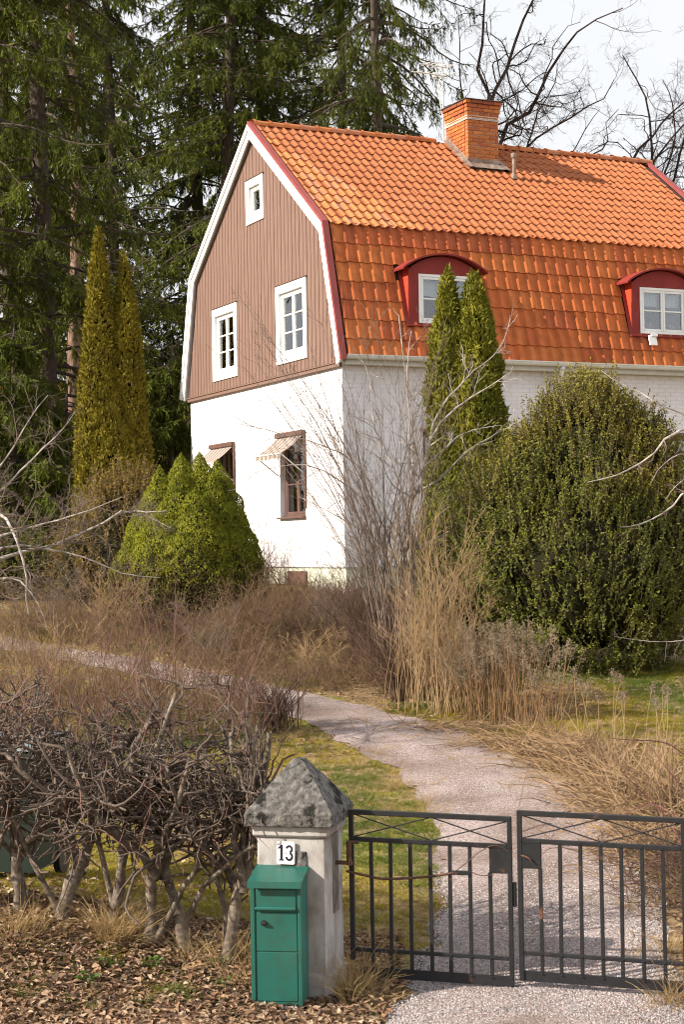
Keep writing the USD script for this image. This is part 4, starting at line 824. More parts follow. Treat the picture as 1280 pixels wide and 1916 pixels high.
# ------------------------------------------------------------------ conifers behind the house
def conifer(name, label, loc_, H, R, seed, mats, clear=1.0, whorl=0.36, nsec=11, droop=0.55, gap=0.25, spr=(0.10, 0.25), sprw=(0.022, 0.046), rtrunk=0.26, top_only=0.0, rotz=0.0, cat='spruce tree'):
    rng = np.random.default_rng(seed)
    t = thing(name, label, cat, loc_, rotz, group='tall conifers behind the house')
    zz = np.linspace(-0.6, H, 26); P = np.c_[0.10 * np.sin(zz * 0.35 + seed), 0.10 * np.cos(zz * 0.28 + seed), zz]
    obj('trunk', tube(P, rtrunk * (1 - np.clip(zz, 0, H) / H) ** 0.8 + 0.02, 9), mats[0], t, smooth=True)
    zs = np.arange(max(clear, top_only), H - 0.3, whorl); n = rng.integers(3, 6, len(zs)); z = np.repeat(zs, n) + rng.uniform(-0.15, 0.15, n.sum()); n = len(z)
    keep = rng.random(n) > gap * np.clip(1.4 - z / H, 0.4, 1.2); z = z[keep]; n = len(z)
    az = rng.uniform(0, 2 * np.pi, n); L = (R * (1 - z / H) ** 0.62 + 0.35) * rng.uniform(0.55, 1.12, n)
    D = np.c_[np.cos(az), np.sin(az), rng.uniform(-0.30, 0.30, n)]
    k = 9; d = unit(D); Q = np.empty((n, k, 3)); Q[:, 0] = np.c_[np.zeros(n), np.zeros(n), z]
    sag = droop * rng.uniform(0.6, 1.3, n)
    for j in range(1, k):
        s_ = j / k
        bend = np.where(s_ < 0.6, -sag * 0.22, sag * 0.20)[..., None] * np.array([0, 0, 1.0]) if np.ndim(sag) else 0
        d = unit(d + bend + 0.06 * rng.normal(size=(n, 3))); Q[:, j] = Q[:, j - 1] + d * (L / (k - 1))[:, None]
    Rb = (0.012 + 0.009 * L)[:, None] * np.linspace(1, 0.18, k)[None]
    wood = MB().add(*tubes(Q, Rb, 4))
    # side shoots that hang like tassels, set with short needle sprays
    C, Dd, r, tt, idx = sprout(Q, Rb, nsec * 2, 0.14, 1.0, 1.05, rng, 0.2)
    Dd[:, 2] = Dd[:, 2] * 0.25 - 0.25; Dd = unit(Dd); Ls = (0.34 + 0.13 * L[idx]) * rng.uniform(0.45, 1.25, len(C)) * (1.15 - 0.55 * tt)
    S, Rs = grow(C, Dd, Ls, 0.008, 0.003, 5, 0.14, -0.42, rng); wood.add(*tubes(S, Rs, 3))
    obj('branches', wood.get(), mats[0], t, kind='stuff')
    C2, D2, _, t2, i2 = sprout(S, Rs, 17, 0.0, 1.0, 0.62, rng, 0.25)
    D2[:, 2] -= rng.uniform(0.0, 0.5, len(D2)); D2 = unit(D2)
    le = rng.uniform(*spr, len(C2))
    Nf = np.c_[C2[:, :2] * 0.25, np.full(len(C2), 0.55)]
    kv = MB().add(*kites(C2, D2, le, rng.uniform(*sprw, len(C2)), rng, facing_side(D2, Nf, rng, 0.55)))
    C3, D3, _, _, _ = sprout(Q, Rb, 14, 0.25, 1.0, 0.6, rng, 0.3); D3[:, 2] -= 0.15
    kv.add(*kites(C3, D3, rng.uniform(0.15, 0.34, len(C3)), 0.05, rng))
    obj('crown', kv.get(), mats[1], t, kind='stuff')
    return t
gz = lambda x, y: float(height(x, y))
SP = (M_bark_spruce, L_spruce)
def wx(px, y): return float(at(px, 958, y)[0])
sp1 = conifer('spruce_tree', 'tall dark spruce with a bare lower trunk left of the twin thuja', (wx(85, 44), 44, gz(wx(85, 44), 44) - 0.2), 30, 4.6, 31, SP, gap=0.24)
sp2 = conifer('spruce_tree', 'tall shaggy spruce standing just left of the gable, trunk showing through', (wx(312, 46), 46, gz(0, 46) - 0.2), 31, 5.2, 32, SP, gap=0.12)
sp3 = conifer('spruce_tree', 'broad dark spruce rising behind the roof peak', (wx(575, 50), 50, gz(0, 50) - 0.2), 33, 6.4, 33, SP, gap=0.03, clear=5.0)
copy_of(sp3, 'dense dark spruce at the right end of the conifers, beside the aerial', (wx(722, 53), 53, 2.1), 137, (0.62, 0.8, 1.0))
copy_of(sp3, 'dark spruce between the roof peak and the rightmost spruce, set back', (wx(650, 58), 58, 2.1), 251, (0.9, 0.9, 1.04))
copy_of(sp1, 'dark spruce whose branches come in at the left edge of the photo', (wx(-25, 42), 42, 2.0), 80, 0.97)
copy_of(sp2, 'spruce set back between the pine and the trunk left of the gable', (wx(215, 57), 57, 2.1), 200, (0.95, 0.95, 0.95))
copy_of(sp2, 'spruce set back between the shaggy spruce and the one behind the roof peak', (wx(440, 55), 55, 2.1), 310, (1.1, 1.1, 0.98))
copy_of(sp2, 'spruce filling the sky behind the left slope of the gable roof, far back', (wx(375, 60), 60, 2.1), 95, (1.05, 1.05, 1.02))
copy_of(sp2, 'spruce directly over the roof peak, behind the broad one', (wx(500, 62), 62, 2.1), 20, (1.1, 1.1, 1.05))
copy_of(sp3, 'far spruce behind the pine, between the two bare trunks at the left', (wx(150, 64), 64, 2.1), 170, (0.9, 0.9, 1.05))
copy_of(sp1, 'farthest spruce, seen between the left edge and the first bare trunk', (wx(20, 58), 58, 2.1), 15, (1.1, 1.1, 1.0))
conifer('pine_tree', 'slender pine with a reddish bare trunk among the dark spruces', (wx(143, 51), 51, 1.9), 27, 1.9, 35, (M_bark_pine, L_pine), clear=12.0, whorl=0.8, nsec=6, gap=0.5, rtrunk=0.22, cat='pine tree')
for k, (px, y, h, r, lab) in enumerate(((35, 40, 6.2, 2.0, 'low young spruce at the left edge under the tall spruces'), (128, 43, 5.0, 1.7, 'low young spruce between the twin thuja and the left edge'), (318, 42, 6.0, 1.5, 'low young spruce filling the gap between thuja and gable'))):
    conifer('young_spruce', lab, (wx(px, y), y, 1.9), h, r, 60 + k, SP, clear=0.3, whorl=0.26, nsec=9, gap=0.05, spr=(0.10, 0.22), rtrunk=0.1)

# ------------------------------------------------------------------ bare trees and shrubs
def px_limb(pts, y, jy, rng, k=14):
    """a limb through photograph points, set at distance y with a smooth drift in depth, so that it is a limb in space"""
    n = len(pts); dy = np.cumsum(rng.normal(size=n) * jy)
    return smooth_line([at(px, py, y + d) for (px, py), d in zip(pts, dy)], k)
def bare_tree(name, label, cat, limbs, y, rs, seed, mat, base, levels, jy=0.5, twigmat=None, group=None):
    rng = np.random.default_rng(seed); t = thing(name, label, cat, base, 0, group); o = np.array(base)
    P = np.stack([px_limb(l, y, jy, rng) for l in limbs]); n, k = P.shape[:2]
    R = np.array([np.linspace(a, b, k) for a, b in rs])
    wob = rng.normal(size=P.shape) * 0.25 * R[..., None] * 3; wob[:, 0] = 0; P = P + wob
    big = MB()
    for p, r in zip(P, R): big.add(*tube(p - o, r, 7))
    twigs = MB()
    for li, (m, t0, ang, lr, wig, up, kk, rr) in enumerate(levels):
        C, D, r, tt, idx = sprout(P, R, m, t0, 1.0, ang, rng)
        Lp = np.linalg.norm(np.diff(P, axis=1), axis=2).sum(1)[idx]
        L = np.clip(Lp * lr * rng.uniform(0.5, 1.25, len(C)) * (1.15 - 0.6 * tt), 0.05, None); r0 = np.minimum(r * 0.72, r * rr + 0.0012)
        P, R = grow(C, D, L, r0, r0 * 0.35, kk, wig, up, rng)
        (big if li == 0 and name == 'oak_tree' else twigs).add(*tubes(P - o, R, 4 if li < 1 else 3))
    return t, big, twigs, P, R
OAK_LV = [(11, 0.22, 0.95, 0.30, 0.36, 0.05, 9, 0.5), (7, 0.15, 0.9, 0.45, 0.38, 0.05, 7, 0.5), (5, 0.15, 0.85, 0.5, 0.38, 0.04, 5, 0.55), (5, 0.2, 0.8, 0.5, 0.3, 0.03, 4, 0.6)]
root = (925, 560)
oak_l = [[root, (920, 330), (914, 183), (894, 122), (901, 68), (907, 0), (915, -60)], [root, (922, 300), (920, 183), (939, 151), (953, 111), (971, 57), (1000, -7), (1020, -60)],
         [root, (928, 330), (935, 277), (946, 237), (978, 219), (1005, 198), (1010, 169), (1032, 126), (1050, 97), (1079, 65), (1086, 40), (1125, 34), (1165, 16)],
         [root, (945, 340), (978, 284), (1021, 248), (1054, 230), (1086, 205), (1129, 187), (1150, 149)], [root, (950, 350), (982, 284), (1010, 201), (1036, 165), (1043, 119)],
         [root, (990, 400), (1060, 330), (1100, 295), (1136, 273), (1131, 244), (1158, 205)], [root, (980, 400), (1040, 330), (1071, 287), (1104, 230), (1122, 205)],
         [root, (905, 330), (880, 230), (862, 160), (858, 40)]]
ob = at(925, 1000, 55.0); ob[2] = gz(0, 55)
t, big, tw, _, _ = bare_tree('oak_tree', 'large bare oak rising behind the chimney', 'oak tree', oak_l, 55.0, [(0.1082, 0.0225), (0.1082, 0.0271), (0.1082, 0.0158), (0.0722, 0.0135), (0.0586, 0.0113), (0.0677, 0.0113), (0.0541, 0.0090), (0.0631, 0.0113)], 11, M_bark_oak, ob, OAK_LV)
obj('trunk', tube([[0, 0, -0.5], [0.05, 0, 4], at(925, 560, 55.0) - ob], [0.5, 0.38, 0.33], 10), M_bark_oak, t, smooth=True)
obj('limbs', big.get(), M_bark_oak, t, kind='stuff'); obj('twigs', tw.get(), M_bark_oak, t, kind='stuff')
root = (1230, 560)
oak_r = [[root, (1190, 380), (1179, 305), (1226, 248), (1266, 205), (1310, 170)], [root, (1215, 380), (1222, 300), (1219, 248), (1212, 201), (1183, 137), (1165, 104)],
         [root, (1212, 380), (1215, 313), (1240, 280), (1284, 230), (1330, 190)], [root, (1215, 390), (1218, 313), (1251, 277), (1300, 277), (1340, 270)], [root, (1240, 350), (1262, 250), (1258, 190), (1240, 150)], [root, (1260, 330), (1290, 220), (1285, 140), (1300, 60)]]
ob = at(1230, 1000, 58.0); ob[2] = gz(0, 58)
t, big, tw, _, _ = bare_tree('oak_tree', 'smaller bare oak at the right edge above the end of the ridge', 'oak tree', oak_r, 58.0, [(0.0843, 0.0211), (0.0790, 0.0158), (0.0685, 0.0211), (0.0580, 0.0158), (0.0527, 0.0132), (0.0632, 0.0158)], 12, M_bark_oak, ob, OAK_LV)
obj('trunk', tube([[0, 0, -0.5], [0.05, 0, 4], at(1230, 560, 58.0) - ob], [0.42, 0.34, 0.26], 10), M_bark_oak, t, smooth=True)
obj('limbs', big.get(), M_bark_oak, t, kind='stuff'); obj('twigs', tw.get(), M_bark_oak, t, kind='stuff')

# lichened fruit tree growing in from the left edge, and another from the right edge
APL = [(15, 0.15, 0.9, 0.30, 0.30, 0.03, 8, 0.5), (6, 0.1, 0.9, 0.5, 0.3, 0.03, 6, 0.6), (4, 0.1, 0.8, 0.5, 0.3, 0.02, 4, 0.6)]
ab = np.array([wx(-170, 17.0), 17.0, gz(-4, 17.0)])
jl = (-170, 1010)
apple_l = [[jl, (-60, 940), (0, 962), (30, 1005), (48, 1075), (55, 1150)], [jl, (-30, 1050), (60, 1030), (107, 1014), (160, 992), (205, 974), (228, 957), (262, 962), (320, 988)],
           [(200, 975), (226, 960), (252, 957), (285, 957), (312, 956)], [jl, (-50, 960), (20, 900), (70, 850), (120, 800), (140, 770)], [jl, (-40, 1010), (60, 985), (150, 960), (230, 930)],
           [jl, (-60, 1090), (20, 1080), (70, 1130), (90, 1180)], [jl, (-70, 1060), (30, 1020), (150, 1040), (240, 1075), (300, 1080)], [jl, (-60, 930), (10, 860), (50, 790), (90, 740)]]
t, big, tw, P_, R_2 = bare_tree('apple_tree', 'bare fruit tree reaching in from the left edge with pale lichened branches', 'fruit tree', apple_l, 17.0, [(0.0225, 0.0067), (0.0263, 0.0030), (0.0075, 0.0023), (0.0188, 0.0030), (0.0188, 0.0030), (0.0188, 0.0037), (0.0188, 0.0030), (0.0188, 0.0030)], 14, M_bark_pale, ab, APL, jy=0.12)
obj('trunk', tube(smooth_line([[0.1, 0, -0.2], [0.02, 0.03, 0.9], at(-170, 1010, 17.0) - ab], 8), [0.13, 0.115, 0.11, 0.10, 0.10, 0.095, 0.09, 0.085], 9), M_bark_pale, t, smooth=True)
obj('branches', big.get(), M_bark_pale, t, kind='stuff'); obj('twigs', tw.get(), M_twig_grey, t, kind='stuff')
ab = np.array([wx(1420, 16.0), 16.0, gz(4, 16.0)])
jr = (1420, 900)
apple_r = [[jr, (1330, 830), (1290, 800), (1245, 822), (1218, 852), (1190, 872), (1140, 893), (1100, 902)], [jr, (1340, 840), (1290, 782), (1230, 755), (1190, 732), (1150, 712), (1125, 693)],
           [jr, (1340, 900), (1283, 922), (1255, 950), (1225, 970), (1190, 982), (1160, 986)], [jr, (1380, 1120), (1290, 1198), (1240, 1200), (1200, 1197), (1150, 1191)],
           [jr, (1330, 880), (1280, 850), (1240, 870), (1220, 900)], [jr, (1350, 860), (1300, 880), (1270, 905), (1245, 935)]]
t, big, tw, _, _ = bare_tree('apple_tree', 'bare fruit tree reaching in from the right edge with spurred branches', 'fruit tree', apple_r, 16.0, [(0.0200, 0.0032), (0.0160, 0.0024), (0.0160, 0.0028), (0.0140, 0.0020), (0.0120, 0.0024), (0.0120, 0.0024)], 15, M_bark_pale, ab, [(9, 0.3, 1.0, 0.11, 0.3, 0.03, 6, 0.45), (4, 0.1, 0.9, 0.5, 0.3, 0.02, 4, 0.6)], jy=0.12)
obj('trunk', tube(smooth_line([[0.1, 0, -0.2], [0.02, 0.03, 0.9], at(1420, 900, 16.0) - ab], 8), [0.13, 0.115, 0.11, 0.10, 0.10, 0.09, 0.08, 0.07], 9), M_bark_pale, t, smooth=True)
obj('branches', big.get(), M_bark_pale, t, kind='stuff'); obj('twigs', tw.get(), M_twig_grey, t, kind='stuff')

# pale-barked little tree and the tall multi-stemmed shrub in front of the house corner
def fan_shrub(name, label, base, n, tips, rbase, spread, seed, mat, twigmat, r0=0.011, side=(7, 5), k=9, wig=0.05, cat='shrub', lr=(0.16, 0.4), ang=0.55, up=0.03):
    """n stems from a small base to points spread over 'tips' (x0, x1, y0, y1, z0, z1 relative)"""
    rng = np.random.default_rng(seed); t = thing(name, label, cat, base)
    B = np.c_[rng.normal(size=(n, 2)) * spread, np.full(n, -0.08)]
    T = np.c_[rng.uniform(tips[0], tips[1], n), rng.uniform(tips[2], tips[3], n), rng.uniform(tips[4], tips[5], n)]
    s = np.linspace(0, 1, k)[None, :, None]
    bulge = np.c_[(T - B)[:, :2] * -0.22, np.zeros(n)][:, None] * np.sin(np.pi * s)
    P = B[:, None] * (1 - s) + T[:, None] * s + bulge
    w = np.cumsum(rng.normal(size=(n, k, 3)) * wig * (T[:, 2:3, None] / k), axis=1); w -= w[:, :1]; P = P + w
    R = r0 * rng.uniform(0.5, 1.15, n)[:, None] * np.linspace(1, 0.22, k)[None]
    st = MB().add(*tubes(P, R, 5)); tw = MB()
    for li, m in enumerate(side):
        C, D, r, tt, idx = sprout(P, R, m, 0.28 if li == 0 else 0.15, 1.0, ang, rng)
        Lp = np.linalg.norm(np.diff(P, axis=1), axis=2).sum(1)[idx]
        P, R = grow(C, D, Lp * rng.uniform(*lr, len(C)) * (1.2 - 0.6 * tt), np.maximum(r * 0.6, 0.002), 0.0014, 6 if li == 0 else 4, 0.16, up, rng); tw.add(*tubes(P, R, 3))
    obj('stems', st.get(), mat, t, smooth=True, kind='stuff'); obj('twigs', tw.get(), twigmat, t, kind='stuff'); return t
sb = on_ground(752, 1262)
fan_shrub('bare_shrub', 'tall bare many-stemmed shrub fanning up before the house corner', (sb[0] - 0.05, 21.6, gz(sb[0], 21.6)), 50, (-2.25, 1.15, -0.5, 0.7, 2.6, 5.0), 0, 0.20, 41, M_twig_grey, M_twig_grey, 0.0115, (14, 5), lr=(0.09, 0.24), ang=0.5)
tb = np.array([wx(768, 22.3), 22.3, gz(0.8, 22.3)])
pale = [[(768, 1120), (766, 1010), (772, 940), (790, 880), (806, 820), (842, 770), (905, 730), (950, 700)], [(768, 1040), (790, 900), (775, 830), (762, 740), (752, 640), (745, 590)], [(772, 940), (770, 850), (765, 780), (762, 700), (770, 620)],
        [(768, 1030), (830, 1000), (905, 960), (940, 920), (985, 890)], [(775, 925), (830, 890), (880, 840), (925, 815), (985, 780), (1040, 745)], [(790, 880), (820, 850), (870, 810), (910, 800), (940, 795)], [(806, 820), (830, 760), (880, 700), (930, 660), (955, 590)],
        [(768, 1060), (720, 960), (690, 900), (640, 850), (590, 830), (520, 810), (430, 790)], [(768, 1080), (700, 960), (640, 900), (560, 870), (490, 880), (455, 905)], [(768, 1075), (690, 1000), (620, 960), (560, 930)], [(768, 1000), (740, 880), (700, 790), (690, 700), (650, 640)]]
t, big, tw, _, _ = bare_tree('lichened_tree', 'small pale lichened tree spreading whitish branches right across the thuja', 'tree', pale, 22.3, [(0.0341, 0.0062), (0.0186, 0.0050), (0.0186, 0.0050), (0.0149, 0.0050), (0.0174, 0.0043), (0.0136, 0.0043), (0.0149, 0.0037), (0.0174, 0.0031), (0.0161, 0.0031), (0.0136, 0.0031), (0.0161, 0.0037)], 17, M_bark_pale, tb,
    [(9, 0.3, 0.75, 0.22, 0.22, 0.03, 7, 0.5), (5, 0.15, 0.75, 0.42, 0.25, 0.02, 5, 0.6)], jy=0.10)
obj('trunk', tube(smooth_line([[0.0, 0, -0.2], [-0.03, 0, 0.3], at(768, 1100, 22.3) - tb, at(766, 1000, 22.3) - tb], 8), np.linspace(0.075, 0.055, 8), 9), M_bark_pale, t, smooth=True)
obj('branches', big.get(), M_bark_pale, t, kind='stuff'); obj('twigs', tw.get(), M_bark_pale, t, kind='stuff')
b_ = on_ground(748, 1312)
fan_shrub('redbrown_shrub', 'low reddish brown shrub fanning up at the bend of the path', b_, 46, (-0.75, 0.10, -0.35, 0.35, 0.55, 1.25), 0, 0.07, 42, M_twig_redbrown, M_twig_redbrown, 0.008, (8, 3), lr=(0.14, 0.35))
b_ = on_ground(828, 1330)
fan_shrub('tan_shrub', 'dense upright clump of pale tan stems right of the path bend', b_, 105, (-0.55, 0.58, -0.5, 0.5, 0.8, 2.35), 0, 0.24, 43, M_stem_tan, M_stem_tan, 0.0052, (7, 3), lr=(0.12, 0.34), ang=0.55, wig=0.09)
b_ = on_ground(700, 1270)
fan_shrub('twiggy_shrub', 'bare brown twiggy shrub left of the pale tan clump', (b_[0] - 0.1, b_[1] + 0.5, gz(b_[0], b_[1] + 0.5)), 60, (-0.6, 0.5, -0.3, 0.4, 0.7, 1.7), 0, 0.16, 44, M_twig_redbrown, M_twig_redbrown, 0.007, (8, 3))
for k, (px, py, h, n, lab) in enumerate(((262, 1262, 1.9, 9, 'thin group of tall bare shoots before the dwarf spruce'), (195, 1235, 1.3, 7, 'thin bare shoots left of the dwarf spruce, before the bronzed bush'), (325, 1300, 1.5, 8, 'slim leaning shoots at the foot of the dwarf spruce'), (515, 1368, 0.75, 80, 'fine brown bush beside the path bend'), (460, 1250, 0.9, 12, 'sparse pale shoots between the dwarf spruce and the brown mound'))):
    b_ = on_ground(px, py); fan_shrub('bare_shoots', lab, b_, n, (-0.45, 0.5, -0.2, 0.3, h * 0.55, h), 0, 0.10, 70 + k, M_shoot if k != 3 else M_twig_redbrown, M_shoot if k != 3 else M_twig_redbrown, 0.008, (4, 2), lr=(0.12, 0.3))
b_ = h2w([-0.35, 3.4, 0.1]); b_[2] = gz(b_[0], b_[1])
fan_shrub('bare_shrub', 'thin dark bare shrub against the sunlit brick below the awning', b_, 30, (-0.4, 0.4, -0.2, 0.2, 0.6, 1.75), 0, 0.22, 76, M_twig_redbrown, M_twig_redbrown, 0.008, (6, 3), lr=(0.10, 0.22), ang=0.4)
b_ = h2w([-0.5, 2.6, 0.1]); b_[2] = gz(b_[0], b_[1])
fan_shrub('bare_shrub', 'low dense brown shrub along the plinth under the awning window', b_, 90, (-1.0, 0.7, -0.3, 0.3, 0.35, 0.85), 0, 0.4, 77, M_twig_redbrown, M_twig_redbrown, 0.006, (7, 3))

# ------------------------------------------------------------------ evergreen garden plants
def column_bush(name, label, cat, base, spikes, mat, n, seed, leaf=(0.06, 0.11), lw=0.035, core=0.80, lump=0.16, upk=1.0, mat2=None):
    """evergreen of one or more spikes (dx, dy, radius, height, z0, power): flat sprays over a dark inside"""
    rng = np.random.default_rng(seed); t = thing(name, label, cat, base); inn = MB(); C_, D_, S_ = [], [], []
    tot = sum(s[2] * s[3] for s in spikes)
    for dx, dy, r, h, z0, pw in spikes:
        prof = lambda q: np.where(q < 0.12, 0.72 + 0.28 * np.sin(q / 0.12 * np.pi / 2), 1.0) * (1 - np.clip(q, 0, 1) ** pw)
        m_ = int(n * r * h / tot); q = rng.random(m_ * 2); q = q[rng.random(len(q)) < prof(q) + 0.04][:m_]; m_ = len(q)
        a = rng.uniform(0, 2 * np.pi, m_); rad = r * prof(q)
        P0 = np.c_[np.cos(a), np.sin(a)]
        pos = np.c_[dx + P0[:, 0] * rad, dy + P0[:, 1] * rad, z0 + q * h]
        nz = meshkit.fbm(pos * np.array([4.5, 4.5, 2.6]) + seed, 3, seed) - 0.5
        k_ = 1 + lump * 2.2 * nz - 0.10 * rng.random(m_) ** 2
        pos[:, :2] = np.array([dx, dy]) + P0 * (rad * k_ + 0.02)[:, None]
        out = np.c_[P0 * 0.45, np.full(m_, upk)] + 0.40 * rng.normal(size=(m_, 3))
        C_.append(pos); D_.append(out); S_.append(np.c_[P0, np.full(m_, 0.35)])
        zz = np.linspace(0, 1, 14); pr = prof(zz) * r * core * 0.86
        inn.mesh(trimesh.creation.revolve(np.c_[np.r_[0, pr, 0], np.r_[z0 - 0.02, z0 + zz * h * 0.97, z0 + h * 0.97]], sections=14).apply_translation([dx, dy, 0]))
    C, D, NN = np.vstack(C_), np.vstack(D_), np.vstack(S_); m_ = len(C)
    L = rng.uniform(*leaf, m_)
    kv = MB().add(*kites(C - unit(D) * L[:, None] * 0.4, D, L, lw * rng.uniform(0.7, 1.3, m_), rng, facing_side(D, NN, rng, 0.34)))
    kv.add(*kites(C, unit(D + 0.5 * rng.normal(size=D.shape)), L * 0.8, lw * 0.8, rng))
    obj('stem', tube([[spikes[0][0], spikes[0][1], -0.3], [spikes[0][0], spikes[0][1], spikes[0][4] + 0.5]], 0.06, 7), M_twig_grey, t)
    obj('dark_core', inn.get(), M_core, t, smooth=True)
    obj('foliage', kv.get(), mat, t, kind='stuff')
    return t
tb = np.array([wx(213, 36.25), 36.25, gz(-4, 36.25)])
column_bush('thuja', 'tall twin-topped yellow green thuja left of the house', 'thuja', tb, [(-0.25, 0, 0.55, 7.4, 0.0, 2.4), (0.28, 0.1, 0.50, 6.9, 0.0, 2.6), (0.0, -0.05, 0.74, 4.6, 0.0, 3.0)], L_thuja, 42000, 51, (0.07, 0.15), 0.042, lump=0.30)
tb = np.array([wx(878, 25.2), 25.2, gz(1.9, 25.2)])
column_bush('thuja', 'narrow twin-topped green thuja standing before the left dormer', 'thuja', tb, [(-0.25, 0.0, 0.33, 5.30, 0.0, 5.0), (0.12, -0.1, 0.44, 5.22, 0.0, 4.6), (-0.06, 0.0, 0.60, 3.6, 0.0, 3.0)], L_thuja_g, 42000, 52, (0.06, 0.14), 0.036, lump=0.36)
# dwarf spruce: tight cones pressed together, brown and bare low on the shaded side
def dwarf_spruce(base, seed=53):
    rng = np.random.default_rng(seed); t = thing('dwarf_spruce', 'rounded dwarf spruce of tight bright green cones left of the house', 'dwarf spruce', base)
    sp = [(-0.42, -0.05, 0.50, 2.42, 0.0), (-0.10, 0.05, 0.62, 2.60, 0.0), (0.18, 0.10, 0.66, 2.62, 0.0), (0.45, 0.12, 0.62, 2.50, 0.0), (-0.68, 0.05, 0.48, 1.95, 0.0), (0.62, -0.05, 0.56, 2.0, 0.0), (0.15, -0.42, 0.66, 2.05, 0.0), (-0.35, -0.40, 0.60, 1.85, 0.0), (0.60, -0.36, 0.50, 1.5, 0.0), (-0.10, -0.22, 0.60, 2.35, 0.0), (-0.85, -0.2, 0.42, 1.3, 0.0), (0.40, -0.15, 0.5, 2.3, 0.0)]
    C_, D_, S_ = [], [], []; inn = MB()
    prof = lambda q: np.where(q < 0.18, 0.60 + 0.40 * np.sin(q / 0.18 * np.pi / 2), 1.0) * (1 - q ** 2.6)
    for dx, dy, r, h, z0 in sp:
        m_ = int(24000 * r * h); q = rng.random(m_ * 2); q = q[rng.random(len(q)) < prof(q) + 0.03][:m_]; m_ = len(q); a = rng.uniform(0, 2 * np.pi, m_)
        P0 = np.c_[np.cos(a), np.sin(a)]; rad = r * prof(q); pos = np.c_[dx + P0[:, 0] * rad, dy + P0[:, 1] * rad, z0 + q * h]
        nz = 1 - np.abs(meshkit.noise(pos * 7.0 + 3, 5) * 2 - 1); nz2 = meshkit.fbm(pos * 3.2, 3, 9) - 0.5
        pos[:, :2] = np.array([dx, dy]) + P0 * (rad * (0.86 + 0.26 * nz + 0.42 * nz2))[:, None]
        sl = np.c_[P0, np.full(m_, 0.55)]
        C_.append(pos); D_.append(np.c_[P0 * 0.45, np.full(m_, 0.8)] + 0.45 * rng.normal(size=(m_, 3))); S_.append(sl)
        zz = np.linspace(0, 1, 12); inn.mesh(trimesh.creation.revolve(np.c_[np.r_[0, prof(zz) * r * 0.80, 0], np.r_[z0, z0 + zz * h * 0.96, z0 + h * 0.96]], sections=14).apply_translation([dx, dy, 0]))
    C, D, NN = np.vstack(C_), np.vstack(D_), np.vstack(S_)
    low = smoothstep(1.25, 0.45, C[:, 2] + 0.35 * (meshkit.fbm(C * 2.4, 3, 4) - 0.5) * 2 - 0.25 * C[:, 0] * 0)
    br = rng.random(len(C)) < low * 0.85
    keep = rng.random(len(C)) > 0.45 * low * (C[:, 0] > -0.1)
    obj('stem', tube([[0, 0, -0.3], [0, 0, 0.8]], 0.08, 7), M_twig_grey, t); obj('dark_core', inn.get(), M_core, t, smooth=True)
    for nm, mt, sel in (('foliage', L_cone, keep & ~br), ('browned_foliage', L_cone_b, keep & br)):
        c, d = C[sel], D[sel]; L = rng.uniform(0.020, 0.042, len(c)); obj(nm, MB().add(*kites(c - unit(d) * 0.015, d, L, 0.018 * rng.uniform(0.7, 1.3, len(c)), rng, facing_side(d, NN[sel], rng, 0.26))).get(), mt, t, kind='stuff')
    return t
db = np.array([wx(352, 26.3), 26.3, gz(-2.3, 26.3) - 0.02]); dwarf_spruce(db)
